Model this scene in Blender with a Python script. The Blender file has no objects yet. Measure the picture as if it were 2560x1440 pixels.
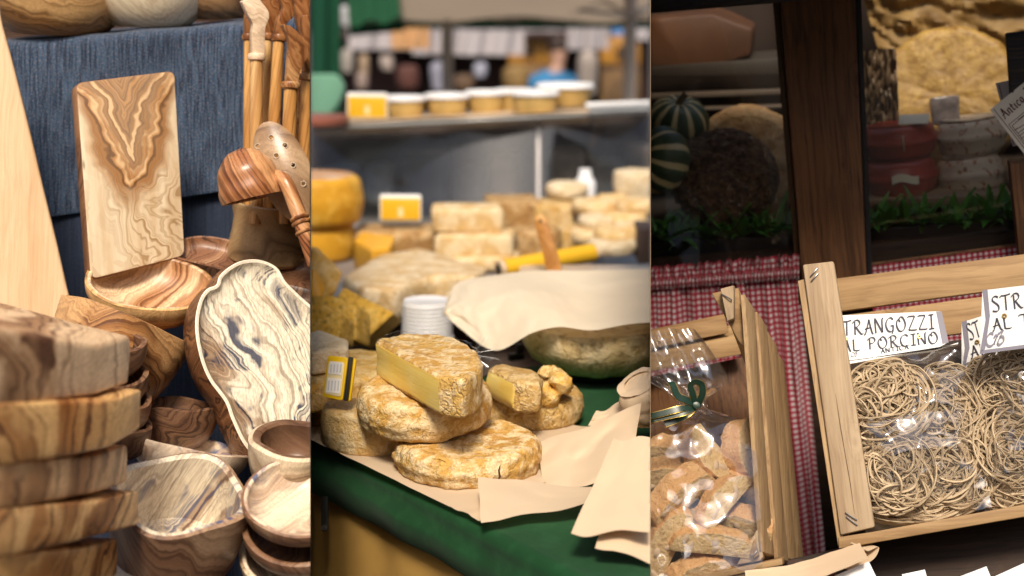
import bpy, bmesh, math, random
from mathutils import Vector, Matrix, noise
from math import sin, cos, pi, radians as R

# ------------------------------------------------------------------ camera
scene = bpy.context.scene
PITCH = R(11)
CAM = Vector((0, 0, 1.70))
LENS, SENSOR = 50.0, 36.0
F = LENS / SENSOR * 2560.0                # focal length in photograph pixels
RIGHT = Vector((1, 0, 0))
UP = Vector((0, sin(PITCH), cos(PITCH)))
FWD = Vector((0, cos(PITCH), -sin(PITCH)))
cd = bpy.data.cameras.new('camera')
cam = bpy.data.objects.new('camera', cd)
scene.collection.objects.link(cam)
cam.location = CAM
cam.rotation_euler = (pi / 2 - PITCH, 0, 0)
cd.lens = LENS; cd.sensor_width = SENSOR
cd.clip_start = 0.05; cd.clip_end = 500
cd.dof.use_dof = True
cd.dof.focus_distance = 2.02
cd.dof.aperture_fstop = 2.5
cd.dof.aperture_blades = 9
scene.camera = cam

# ------------------------------------------------------------------ light
SUN_EL, SUN_AZ = R(52), R(181)           # the sun stands high behind the camera, a little to its left
world = bpy.data.worlds.new('World'); scene.world = world
world.use_nodes = True
wn = world.node_tree.nodes; wl = world.node_tree.links
wn.clear()
sky = wn.new('ShaderNodeTexSky'); sky.sky_type = 'NISHITA'; sky.sun_disc = False
sky.sun_elevation = SUN_EL; sky.sun_rotation = SUN_AZ
sky.air_density = 1.0; sky.dust_density = 5.0; sky.ozone_density = 1.0
bg = wn.new('ShaderNodeBackground'); bg.inputs['Strength'].default_value = 0.092
wo = wn.new('ShaderNodeOutputWorld')
wl.new(sky.outputs[0], bg.inputs[0]); wl.new(bg.outputs[0], wo.inputs[0])
sd = bpy.data.lights.new('sun', 'SUN'); sd.energy = 3.4; sd.angle = R(13); sd.color = (1.0, 0.88, 0.72)
sun = bpy.data.objects.new('sun', sd); scene.collection.objects.link(sun)
sdir = Vector((sin(SUN_AZ) * cos(SUN_EL), cos(SUN_AZ) * cos(SUN_EL), sin(SUN_EL)))
sun.rotation_euler = sdir.to_track_quat('Z', 'Y').to_euler()
vs = scene.view_settings
vs.view_transform = 'Standard'; vs.look = 'None'; vs.exposure = 0.34; vs.gamma = 1.0
vs.use_curve_mapping = False
scene.cycles.max_bounces = 10
scene.cycles.transparent_max_bounces = 24
scene.cycles.sample_clamp_indirect = 6

# ------------------------------------------------------------------ placing
COL = scene.collection
BAY = ['market']
CUT = []                                   # (object, bay) for things that end at a divider

def P(px, py, d):
    return CAM + FWD * d + RIGHT * ((px - 1280) / F * d) - UP * ((py - 720) / F * d)

def ray(px, py):
    return (FWD + RIGHT * ((px - 1280) / F) - UP * ((py - 720) / F))

def G(px, py, z):
    r = ray(px, py)
    return CAM + r * ((z - CAM.z) / r.z)

def mm(px, d):                             # pixels at depth d -> metres
    return px * d / F

def basis(o, x, y, z):
    m = Matrix((x, y, z)).transposed().to_4x4(); m.translation = o
    return m

def T(x, y, z): return Matrix.Translation((x, y, z))
def RX(a): return Matrix.Rotation(R(a), 4, 'X')
def RY(a): return Matrix.Rotation(R(a), 4, 'Y')
def RZ(a): return Matrix.Rotation(R(a), 4, 'Z')

def view(px, py, d):
    o = P(px, py, d); v = (CAM - o).normalized()
    x = UP.cross(v).normalized(); u = v.cross(x).normalized()
    return o, x, u, v

def AX(px, py, d, e=20, roll=0, spin=0, drop=0):
    """frame whose local z is the axis of a turned thing: e = how far its mouth leans to the viewer, roll = lean to the right"""
    o, x, u, v = view(px, py, d)
    a = R(roll); uu = u * cos(a) + x * sin(a); xx = x * cos(a) - u * sin(a)
    z = (uu * cos(R(e)) + v * sin(R(e))).normalized()
    y = z.cross(xx).normalized()
    return basis(o, xx, y, z) @ RZ(spin) @ T(0, 0, -drop)

def FF(px, py, d, yaw=0, lean=0, roll=0):
    """frame of a face turned to the viewer: local x right, y up, z out of the face; yaw turns it to the right, lean tips it up, roll turns it counter-clockwise"""
    o, x, u, v = view(px, py, d)
    a, b = R(yaw), R(lean)
    n = (v * cos(a) + x * sin(a)); n = (n * cos(b) + u * sin(b)).normalized()
    xx = (u.cross(n)).normalized(); uu = n.cross(xx).normalized()
    c = R(roll)
    x2 = xx * cos(c) + uu * sin(c); u2 = uu * cos(c) - xx * sin(c)
    return basis(o, x2, u2, n)

def WZ(p, spin=0): return T(*p) @ RZ(spin)

def inplane(M, pts, z=0.0):
    Mi = M.inverted(); c = Mi @ CAM; out = []
    for p in pts:
        r = Mi.to_3x3() @ ray(p[0], p[1])
        t = (z - c.z) / r.z
        q = c + r * t
        out.append((q.x, q.y))
    return out

# ------------------------------------------------------------------ meshes (verts, faces)
def join(*vfs):
    V, Fc = [], []
    for v, f in vfs:
        k = len(V); V += [Vector(p) for p in v]; Fc += [tuple(i + k for i in q) for q in f]
    return V, Fc

def xf(vf, M):
    return [M @ Vector(p) for p in vf[0]], vf[1]

def grid_faces(nu, nv, wrap=False, k=0):
    fs = []
    for i in range(nu - 1):
        for j in range(nv if wrap else nv - 1):
            a = k + i * nv + j; b = k + i * nv + (j + 1) % nv
            fs.append((a, b, b + nv, a + nv))
    return fs

def lathe(prof, n=48, shape=None):
    """prof: list of (r, z) from the bottom centre outwards; shape(theta, r, z) -> (fr, dz)"""
    V, Fc, rows = [], [], []
    for r, z in prof:
        if r < 1e-6:
            rows.append([len(V)]); V.append(Vector((0, 0, z)))
        else:
            row = []
            for k in range(n):
                t = 2 * pi * k / n
                fr, dz = shape(t, r, z) if shape else (1, 0)
                row.append(len(V)); V.append(Vector((r * fr * cos(t), r * fr * sin(t), z + dz)))
            rows.append(row)
    for a, b in zip(rows, rows[1:]):
        if len(a) == 1 and len(b) == 1: continue
        if len(a) == 1:
            Fc += [(a[0], b[(k + 1) % n], b[k]) for k in range(n)]
        elif len(b) == 1:
            Fc += [(a[k], a[(k + 1) % n], b[0]) for k in range(n)]
        else:
            Fc += [(a[k], a[(k + 1) % n], b[(k + 1) % n], b[k]) for k in range(n)]
    return V, Fc

def bowl(Rm, H, t=.008, rb=None, p=2.0, n=64, wob=.03, sq=0, seed=0, rimw=0.006, m=12):
    rb = Rm * .45 if rb is None else rb
    pr = [(0, 0), (rb * .6, 0), (rb * .95, 0)]
    f = lambda s: rb + (Rm - rb) * (1 - (1 - s) ** p) ** .85
    for k in range(m + 1):
        s = k / m; pr.append((f(s) + (0.002 if k else 0), .004 + (H - .004) * s))
    pr += [(Rm - t * .25, H + t * .22), (Rm - t * .75, H + t * .22), (Rm - t, H)]
    for k in range(m, -1, -1):
        s = k / m; r = f(s) - t
        if r < rb * .55: break
        pr.append((r, t + .004 + (H - .004 - t) * s))
    pr += [(pr[-1][0] * .6, t * .9), (pr[-1][0] * .25, t * .8), (0, t * .8)]
    def sh(th, r, z):
        w = z / H
        v = noise.noise(Vector((cos(th) * 1.2, sin(th) * 1.2, seed * 7.1)))
        fr = 1 + wob * v * (.3 + w)
        if sq:
            q = 1 / (abs(cos(th)) ** sq + abs(sin(th)) ** sq) ** (1 / sq)
            fr *= 1 + (q - 1) * w
        dz = rimw * w * w * noise.noise(Vector((cos(th) * 1.1 + 5, sin(th) * 1.1, seed * 3.7)))
        return fr, dz
    return lathe(pr, n, sh)

def bevelled(vf, w, seg=2, ang=25):
    me = bpy.data.meshes.new('t'); me.from_pydata(vf[0], [], vf[1]); bm = bmesh.new(); bm.from_mesh(me)
    bmesh.ops.recalc_face_normals(bm, faces=bm.faces)
    es = [e for e in bm.edges if len(e.link_faces) == 2 and e.calc_face_angle(0) > R(ang)]
    bmesh.ops.bevel(bm, geom=es, offset=w, segments=seg, profile=.5, affect='EDGES', clamp_overlap=True)
    V = [v.co.copy() for v in bm.verts]; bm.verts.index_update()
    Fc = [tuple(v.index for v in f.verts) for f in bm.faces]
    bm.free(); bpy.data.meshes.remove(me)
    return V, Fc

def box(sx, sy, sz, c=(0, 0, 0), bev=0.0, seg=2):
    x, y, z = sx / 2, sy / 2, sz / 2
    V = [Vector((c[0] + a * x, c[1] + b * y, c[2] + d * z)) for d in (-1, 1) for a, b in ((-1, -1), (1, -1), (1, 1), (-1, 1))]
    Fc = [(3, 2, 1, 0), (4, 5, 6, 7), (0, 1, 5, 4), (1, 2, 6, 5), (2, 3, 7, 6), (3, 0, 4, 7)]
    return bevelled((V, Fc), bev, seg) if bev else (V, Fc)

def prism(poly, z0, z1, bev=0.0, seg=2, ang=25):
    n = len(poly)
    a = sum(poly[i][0] * poly[(i + 1) % n][1] - poly[(i + 1) % n][0] * poly[i][1] for i in range(n))
    if a < 0: poly = poly[::-1]
    V = [Vector((x, y, z0)) for x, y in poly] + [Vector((x, y, z1)) for x, y in poly]
    Fc = [tuple(range(n - 1, -1, -1)), tuple(range(n, 2 * n))]
    Fc += [(i, (i + 1) % n, n + (i + 1) % n, n + i) for i in range(n)]
    return bevelled((V, Fc), bev, seg, ang) if bev else (V, Fc)

def smooth_poly(pts, k=6, closed=True):
    """Catmull-Rom through the points"""
    n = len(pts); out = []
    rng = range(n if closed else n - 1)
    for i in rng:
        g = (lambda j: pts[j % n]) if closed else (lambda j: pts[max(0, min(n - 1, j))])
        p0, p1, p2, p3 = (Vector(g(i - 1)), Vector(g(i)), Vector(g(i + 1)), Vector(g(i + 2)))
        for s in range(k):
            t = s / k
            out.append(0.5 * ((2 * p1) + (p2 - p0) * t + (2 * p0 - 5 * p1 + 4 * p2 - p3) * t * t + (3 * p1 - p0 - 3 * p2 + p3) * t ** 3))
    if not closed: out.append(Vector(pts[-1]))
    return out

def round_poly(pts, r, k=5):
    n = len(pts); out = []
    for i in range(n):
        a, b, c = Vector(pts[i - 1]), Vector(pts[i]), Vector(pts[(i + 1) % n])
        u = (a - b); w = (c - b); rr = min(r, u.length * .45, w.length * .45)
        p, q = b + u.normalized() * rr, b + w.normalized() * rr
        for s in range(k + 1):
            t = s / k
            out.append((p * (1 - t) ** 2 + b * 2 * t * (1 - t) + q * t * t)[:2])
    return out

def tube(pts, rad, n=10, flat=1.0, cap=True, ref=None, twist=0.0):
    """sweep; rad is a number or a list; flat squashes along the second axis"""
    pts = [Vector(p) for p in pts]; m = len(pts)
    rr = rad if isinstance(rad, (list, tuple)) else [rad] * m
    V, Fc = [], []
    t = (pts[1] - pts[0]).normalized()
    x = Vector(ref) if ref is not None else t.orthogonal()
    x = (x - t * x.dot(t)).normalized()
    for i in range(m):
        t = ((pts[i + 1] if i < m - 1 else pts[i]) - (pts[i - 1] if i else pts[i])).normalized()
        x = (x - t * x.dot(t)).normalized(); y = t.cross(x)
        if twist:
            x = (Matrix.Rotation(twist, 3, t) @ x); y = t.cross(x)
        fl = flat[i] if isinstance(flat, (list, tuple)) else flat
        for k in range(n):
            a = 2 * pi * (k + .5) / n
            V.append(pts[i] + x * (cos(a) * rr[i]) + y * (sin(a) * rr[i] * fl))
    Fc = [(i * n + k, i * n + (k + 1) % n, (i + 1) * n + (k + 1) % n, (i + 1) * n + k) for i in range(m - 1) for k in range(n)]
    if cap:
        Fc.append(tuple(range(n - 1, -1, -1))); Fc.append(tuple(range((m - 1) * n, m * n)))
    return V, Fc

def sheet(fn, nu, nv, th=0.0):
    """grid fn(u, v) -> point; th gives it a second skin behind"""
    V = [Vector(fn(i / (nu - 1), j / (nv - 1))) for i in range(nu) for j in range(nv)]
    Fc = grid_faces(nu, nv)
    uv = [(i / (nu - 1), j / (nv - 1)) for i in range(nu) for j in range(nv)]
    if th:
        nn = [Vector() for _ in V]
        for f in Fc:
            m = (V[f[1]] - V[f[0]]).cross(V[f[2]] - V[f[0]])
            for i in f: nn[i] += m
        k = len(V); V += [V[i] - nn[i].normalized() * th for i in range(k)]
        Fc += [tuple(i + k for i in reversed(f)) for f in Fc]
        rim = [i * nv for i in range(nu)] + [(nu - 1) * nv + j for j in range(1, nv)] + [i * nv + nv - 1 for i in range(nu - 2, -1, -1)] + [j for j in range(nv - 2, 0, -1)]
        for a, b in zip(rim, rim[1:] + rim[:1]): Fc.append((b, a, a + k, b + k))
        uv += uv
    return V, Fc, uv

def fb(p, s, o=3, seed=0):
    return noise.fractal(Vector(p) * s + Vector((seed * 3.3, seed * 1.7, seed * 5.1)), 1.0, 2.0, o)

def rough(vf, amp, s, seed=0, o=4):
    """push the surface in and out along its normals"""
    V, Fc = [Vector(v) for v in vf[0]], vf[1]
    nn = [Vector() for _ in V]
    for f in Fc:
        for a in range(1, len(f) - 1):
            m = (V[f[a]] - V[f[0]]).cross(V[f[a + 1]] - V[f[0]])
            nn[f[0]] += m; nn[f[a]] += m; nn[f[a + 1]] += m
    return [v + n_.normalized() * amp * fb(v, s, o, seed) if n_.length > 0 else v for v, n_ in zip(V, nn)], Fc

def subdiv(vf, cuts=1, smooth=0.0):
    me = bpy.data.meshes.new('t'); me.from_pydata(vf[0], [], vf[1]); bm = bmesh.new(); bm.from_mesh(me)
    bmesh.ops.recalc_face_normals(bm, faces=bm.faces)
    bmesh.ops.subdivide_edges(bm, edges=bm.edges, cuts=cuts, use_grid_fill=True, smooth=smooth)
    bm.verts.index_update()
    V = [v.co.copy() for v in bm.verts]; Fc = [tuple(v.index for v in f.verts) for f in bm.faces]
    bm.free(); bpy.data.meshes.remove(me)
    return V, Fc

def catmull(vf, lv=2):
    me = bpy.data.meshes.new('t'); me.from_pydata(vf[0], [], vf[1])
    ob = bpy.data.objects.new('t', me); COL.objects.link(ob)
    md = ob.modifiers.new('s', 'SUBSURF'); md.levels = lv
    dg = bpy.context.evaluated_depsgraph_get(); ev = ob.evaluated_get(dg); m2 = ev.to_mesh()
    V = [v.co.copy() for v in m2.vertices]; Fc = [tuple(p.vertices) for p in m2.polygons]
    ev.to_mesh_clear(); bpy.data.objects.remove(ob); bpy.data.meshes.remove(me)
    return V, Fc

# ------------------------------------------------------------------ objects
def mk(name, vf, mat, parent=None, M=None, ang=40, smooth=True, fix=True):
    me = bpy.data.meshes.new(name)
    me.from_pydata([tuple(v) for v in vf[0]], [], [tuple(f) for f in vf[1]])
    if len(vf) > 2:
        ul = me.uv_layers.new(name='UVMap')
        for l in me.loops: ul.data[l.index].uv = vf[2][l.vertex_index]
    if fix and len(vf) == 2:
        bm = bmesh.new(); bm.from_mesh(me); bmesh.ops.recalc_face_normals(bm, faces=bm.faces); bm.to_mesh(me); bm.free()
    if smooth:
        me.shade_smooth(); me.set_sharp_from_angle(angle=R(ang))
    if isinstance(mat, (list, tuple)):
        for m in mat: me.materials.append(m)
    else: me.materials.append(mat)
    ob = bpy.data.objects.new(name, me); COL.objects.link(ob)
    if parent is not None: ob.parent = parent
    if M is not None: ob.matrix_local = M
    CUT.append((ob, BAY[0]))
    return ob

def tag(o, label, cat, group=None, kind=None):
    if label: o['label'] = label
    if cat: o['category'] = cat
    if group: o['group'] = group
    if kind: o['kind'] = kind
    return o

def thing(name, label, cat, M=None, group=None):
    o = bpy.data.objects.new(name, None); COL.objects.link(o)
    o.empty_display_size = .05
    if M is not None: o.matrix_world = M
    return tag(o, label, cat, group)

def one(name, label, cat, vf, mat, M=None, group=None, **kw):
    return tag(mk(name, vf, mat, None, M, **kw), label, cat, group)

def struct(name, vf, mat, label=None, M=None, **kw):
    o = mk(name, vf, mat, None, M, **kw); o['kind'] = 'structure'
    if label: o['label'] = label
    return o

# ------------------------------------------------------------------ node materials
MATS = {}
class NT:
    def __init__(s, name):
        s.m = bpy.data.materials.new(name); s.m.use_nodes = True
        s.t = s.m.node_tree; s.t.nodes.clear()
        s.out = s.t.nodes.new('ShaderNodeOutputMaterial')
    def n(s, typ, ins=None, o=0, **props):
        nd = s.t.nodes.new('ShaderNode' + typ)
        for k, v in props.items(): setattr(nd, k, v)
        for k, v in (ins or {}).items(): s.put(nd.inputs[k], v)
        return nd.outputs[o]
    def put(s, sock, v):
        if isinstance(v, bpy.types.NodeSocket): s.t.links.new(v, sock)
        else:
            if hasattr(sock.default_value, '__len__') and not hasattr(v, '__len__'): v = (v,) * len(sock.default_value)
            if sock.type == 'RGBA' and len(v) == 3: v = (*v, 1)
            sock.default_value = v
    def math(s, op, a, b=0.0, c=0.0, clamp=False):
        return s.n('Math', {0: a, 1: b, 2: c}, operation=op, use_clamp=clamp)
    def vmath(s, op, a, b=(0, 0, 0)):
        return s.n('VectorMath', {0: a, 1: b}, operation=op)
    def co(s, scale=(1, 1, 1), loc=(0, 0, 0), rot=(0, 0, 0), kind='Object'):
        c = s.n('TexCoord', o={'Generated': 0, 'Normal': 1, 'UV': 2, 'Object': 3}[kind])
        return s.n('Mapping', {'Vector': c, 'Scale': scale, 'Location': loc, 'Rotation': rot})
    def noise(s, vec, scale, detail=3, rough=.5, dist=0.0, o=0, lac=2.0):
        return s.n('TexNoise', {'Vector': vec, 'Scale': scale, 'Detail': detail, 'Roughness': rough, 'Distortion': dist, 'Lacunarity': lac}, o=o)
    def vor(s, vec, scale, o=0, **k):
        return s.n('TexVoronoi', {'Vector': vec, 'Scale': scale}, o=o, **k)
    def ramp(s, fac, stops, interp='LINEAR', o=0):
        nd = s.t.nodes.new('ShaderNodeValToRGB'); cr = nd.color_ramp; cr.interpolation = interp
        while len(cr.elements) < len(stops): cr.elements.new(.5)
        for e, (p, c) in zip(cr.elements, stops):
            e.position = p; e.color = (c, c, c, 1) if not hasattr(c, '__len__') else (*c, 1)
        s.put(nd.inputs[0], fac)
        return nd.outputs[o]
    def mix(s, fac, a, b, blend='MIX'):
        nd = s.t.nodes.new('ShaderNodeMix'); nd.data_type = 'RGBA'; nd.blend_type = blend
        s.put(nd.inputs[0], fac); s.put(nd.inputs[6], a); s.put(nd.inputs[7], b)
        return nd.outputs[2]
    def bump(s, h, strength=.3, dist=.002):
        return s.n('Bump', {'Height': h, 'Strength': strength, 'Distance': dist})
    def bsdf(s, **k):
        nd = s.t.nodes.new('ShaderNodeBsdfPrincipled')
        for a, v in k.items(): s.put(nd.inputs[a.replace('_', ' ')], v)
        return nd.outputs[0]
    def done(s, sh):
        s.t.links.new(sh, s.out.inputs[0]); MATS[s.m.name] = s.m
        return s.m

def plain(name, col, rough=.6, var=.12, vs=6.0, bump=.15, bs=60, bd=.001, metal=0.0, spec=.4, **k):
    t = NT(name); c = t.co()
    v = t.noise(c, vs, 4)
    col2 = tuple(x * (1 - 2 * var) for x in col); col1 = tuple(min(1, x * (1 + var)) for x in col)
    base = t.mix(t.ramp(v, [(.3, 0), (.7, 1)]), col2, col1)
    h = t.noise(c, bs, 3)
    return t.done(t.bsdf(Base_Color=base, Roughness=rough, Metallic=metal, Specular_IOR_Level=spec, Normal=t.bump(h, bump, bd), **k))

def olive(name, cream, brown, dark, sc=7.0, freq=9.0, heart=.5, line=.6, stretch=(1, 1, .35), seed=0, blue=0.0,
          rough=.42, rot=None, hs=4.0, soft=.10, coat=.12, dist=.8, bluec=(.09, .13, .26), swirl=1.0, pith=None):
    """figured olive wood: growth rings round an off-centre pith, pushed about by slow noise; ring colour follows the ring distance"""
    t = NT(name)
    if rot is None: rot = (sin(seed * 1.3) * 1.1, cos(seed * 2.1) * 1.0, seed * 1.7)
    if pith is None: pith = (.05 + .03 * sin(seed * 2.7), .04 * cos(seed * 1.9), 0)
    c = t.co(rot=rot, loc=pith)
    cn = t.n('Mapping', {'Vector': c, 'Scale': stretch, 'Location': (seed * 1.37, seed * .71, seed * 2.13)})
    n1 = t.noise(cn, sc, 2.2, .5, .7); n2 = t.noise(cn, sc * 3.1, 3, .55, .4); fine = t.noise(cn, sc * 12, 3, .6)
    x = t.n('SeparateXYZ', {0: c}, o=0); y = t.n('SeparateXYZ', {0: c}, o=1); z = t.n('SeparateXYZ', {0: c}, o=2)
    r = t.math('SQRT', t.math('ADD', t.math('MULTIPLY', x, x), t.math('MULTIPLY', t.math('MULTIPLY', y, y), .6)))
    d = t.math('ADD', t.math('MULTIPLY_ADD', z, .12, r), t.math('MULTIPLY_ADD', t.math('SUBTRACT', n1, .5), .105 * swirl * dist / .8, t.math('MULTIPLY', t.math('SUBTRACT', n2, .5), .020 * swirl)))
    d = t.math('MULTIPLY_ADD', t.math('SUBTRACT', fine, .5), .0035, d)
    def line1(k, det=2.0, ro=.6):
        return t.n('TexNoise', {'W': t.math('MULTIPLY', d, k), 'Scale': 1.0, 'Detail': det, 'Roughness': ro}, noise_dimensions='1D')
    rings, thinr, hring = line1(freq * 8.0, 2.5), line1(freq * 16.0, 1.5), line1(16.0, 1.0)
    hn = t.noise(cn, hs * 1.4, 3, .55, .8)
    hv = t.math('ADD', t.math('MULTIPLY', hring, .6), t.math('MULTIPLY', hn, .4))
    h0 = .5 + (.5 - heart) * .36
    hm = t.ramp(hv, [(max(0.01, h0 - soft * .6), 0), (h0 - soft * .1, .25), (h0 + soft * .1, .8), (min(.99, h0 + soft * .6), 1)])
    light = tuple(min(.95, q * 1.1) for q in cream)
    sap = t.mix(t.ramp(rings, [(.34, 0), (.58, 1)]), tuple(a * (.86 - .16 * line) + b * (.14 + .16 * line) for a, b in zip(cream, brown)), light)
    deep = tuple(a * .42 + b * .58 for a, b in zip(brown, dark))
    mid = tuple((a * .36 + b * .64) for a, b in zip(cream, brown))
    hrt = t.mix(t.ramp(rings, [(.38, 0), (.48, .45), (.64, 1)]), deep, mid)
    hrt = t.mix(t.ramp(rings, [(.44, 0), (.52, .6), (.6, 0)]), hrt, brown)
    base = t.mix(hm, sap, hrt)
    amt = t.ramp(t.noise(cn, sc * 1.5, 2), [(.36, .15), (.58, 1)])
    th = t.math('MULTIPLY', t.ramp(t.math('MULTIPLY_ADD', t.math('SUBTRACT', fine, .5), .25, thinr), [(.30, 1), (.39, .8), (.45, 0)]), amt)
    base = t.mix(t.math('MULTIPLY', th, t.math('MULTIPLY_ADD', hm, line * .6, line * .40)), base, dark)
    fib = t.noise(t.n('Mapping', {'Vector': c, 'Scale': (40, 40, 2.4)}), 10, 3, .65)
    base = t.mix(t.math('MULTIPLY', t.ramp(fib, [(.38, 1), (.56, 0)]), .34), base, t.mix(.4, brown, dark))
    if blue:
        bn = t.noise(cn, hs * 1.5, 3, .6, 1.0)
        bm_ = t.math('MULTIPLY', t.ramp(bn, [(.55 - blue * .07, 0), (.61 - blue * .07, 1)]), t.ramp(rings, [(.42, 1), (.56, .06)]))
        base = t.mix(t.math('MULTIPLY', bm_, min(1, .65 + blue * .35)), base, bluec)
    rg = t.math('MULTIPLY_ADD', fib, .18, rough - .09)
    return t.done(t.bsdf(Base_Color=base, Roughness=rg, Specular_IOR_Level=.38, Coat_Weight=coat, Coat_Roughness=.3,
                         Normal=t.bump(t.math('ADD', fib, t.math('MULTIPLY', th, -.5)), .18, .0012)))
# ================================================================== the wood carver's display (left bay)
BAY[0] = 'left'
CREAM, CREAM2 = (.84, .64, .40), (.88, .74, .53)
BRN, BRN2, DRK = (.38, .18, .065), (.24, .105, .045), (.04, .018, .010)
W_bowlA = olive('olive_wood_golden', (.74, .46, .20), (.44, .19, .05), DRK, sc=9, freq=13, heart=.5, line=.55, seed=1)
W_bowlB = olive('olive_wood_pale', CREAM2, (.55, .33, .15), (.16, .08, .04), sc=8, freq=11, heart=.25, line=.35, seed=2)
W_bowlC = olive('olive_wood_amber', (.5, .29, .13), (.33, .16, .06), DRK, sc=9, freq=13, heart=.6, line=.5, seed=3)
W_handle = olive('olive_wood_handle', (.70, .40, .14), (.46, .185, .035), (.14, .045, .015), sc=14, freq=12, heart=.45, line=.75, stretch=(1, 1, .12), rot=(0, 0, 0), swirl=.25, pith=(.03, .01, 0), seed=4, rough=.36)
W_handle2 = olive('olive_wood_handle_pale', (.76, .50, .23), (.52, .25, .07), (.2, .07, .02), sc=14, freq=12, heart=.35, line=.6, stretch=(1, 1, .12), rot=(0, 0, 0), swirl=.25, pith=(.03, .01, 0), seed=14, rough=.36)
W_carve = olive('olive_wood_carved_head', (.60, .34, .15), (.30, .10, .025), (.08, .022, .01), sc=16, freq=13, heart=.6, line=.7, stretch=(1, 1, .5), seed=5, rough=.34)
W_carvep = olive('olive_wood_carved_head_pale', (.80, .62, .44), (.55, .30, .12), (.15, .06, .03), sc=16, freq=9, heart=.22, line=.4, stretch=(1, 1, .5), seed=25, rough=.34)
W_ladle = olive('olive_wood_striped', (.66, .35, .16), (.30, .085, .022), (.04, .012, .008), sc=15, freq=13, heart=.55, line=1.0, stretch=(1.0, .5, .16), seed=6, rough=.3, coat=.3, rot=(.15, .25, .3), swirl=.45, pith=(.16, .03, 0))
W_spoon = olive('olive_wood_smooth_tan', (.46, .31, .185), (.30, .17, .085), DRK, sc=9, freq=7, heart=.45, line=.25, seed=7, soft=.3, rough=.33, coat=.25)
W_pot = olive('olive_wood_pot', (.42, .285, .14), (.28, .16, .07), DRK, sc=8, freq=8, heart=.4, line=.3, seed=8, soft=.3)
W_leaf = olive('olive_wood_dark_leaf', (.42, .24, .13), (.25, .105, .05), DRK, sc=11, freq=15, heart=.6, line=.8, stretch=(.35, 1, 1), seed=9)
W_wide = olive('olive_wood_wide_bowl', (.84, .63, .40), (.42, .17, .05), (.10, .035, .016), sc=9, freq=11, heart=.42, line=.65, seed=10, blue=.15)
W_cup = olive('olive_wood_striped_cup', (.66, .39, .17), (.36, .145, .04), (.07, .024, .012), sc=8, freq=17, heart=.55, line=.75, stretch=(.6, .6, 1), seed=11, rough=.34, coat=.3)
W_tray = olive('olive_wood_veined_cream', (.88, .79, .63), (.34, .19, .095), (.016, .010, .012), sc=7, freq=13, heart=.42, line=.95, soft=.09, stretch=(1, .42, 1), seed=15, blue=.6, hs=8, dist=1.15, rot=(1.35, 0, -.4), bluec=(.012, .03, .085), pith=(.12, .05, 0))
W_bark = olive('olive_wood_bark_side', (.40, .20, .09), (.17, .065, .025), (.03, .014, .01), sc=16, freq=15, heart=.6, line=1.0, stretch=(1, .5, 1), seed=13)
W_rim = olive('olive_wood_pale_rim', (.88, .80, .66), (.75, .6, .42), (.4, .25, .13), sc=6, freq=5, heart=.2, line=.15, seed=16)
W_big = olive('olive_wood_greyed_bowl', (.84, .74, .56), (.28, .12, .045), (.05, .02, .012), sc=8, freq=10, heart=.34, line=.7, seed=17, blue=.06, hs=7)
W_bigout = olive('olive_wood_bowl_outside', (.40, .26, .16), (.22, .10, .05), DRK, sc=9, freq=15, heart=.6, line=.6, stretch=(.5, .5, 1), seed=18, blue=.1)
W_stripe = olive('olive_wood_blue_striped', (.80, .65, .48), (.54, .36, .23), (.16, .09, .08), sc=8, freq=9, heart=.3, line=.4, stretch=(1, .4, 1), seed=19, blue=.8, hs=9, bluec=(.10, .12, .22))
W_small = olive('olive_wood_thick_cup', (.72, .60, .43), (.42, .27, .15), DRK, sc=7, freq=8, heart=.3, line=.35, seed=20)
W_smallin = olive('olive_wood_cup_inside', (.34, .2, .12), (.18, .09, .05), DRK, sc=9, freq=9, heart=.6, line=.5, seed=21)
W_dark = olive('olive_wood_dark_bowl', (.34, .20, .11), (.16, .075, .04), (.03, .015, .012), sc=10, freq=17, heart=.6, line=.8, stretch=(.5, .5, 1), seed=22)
W_slab = [olive('olive_wood_slab_%s' % nm, c1, c2, c3, sc=9, freq=8, heart=h - .06, line=1.25, stretch=(1, 1, 1), seed=30 + i, blue=b, rough=.4, rot=(1.5, .1, 0), pith=(.16 - .03 * i, .01 + .012 * i, 0), swirl=.5)
          for i, (nm, c1, c2, c3, h, b) in enumerate((('grey_top', (.88, .62, .38), (.46, .22, .085), (.10, .035, .02), .45, 0), ('honey', (.84, .52, .21), (.46, .16, .028), (.11, .03, .01), .5, 0),
                                                      ('tan', (.80, .50, .25), (.42, .165, .05), (.07, .025, .015), .5, 0), ('gold', (.82, .51, .22), (.42, .15, .032), (.07, .025, .012), .5, 0),
                                                      ('orange', (.74, .42, .15), (.44, .16, .035), (.09, .03, .012), .5, 0)))]

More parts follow.
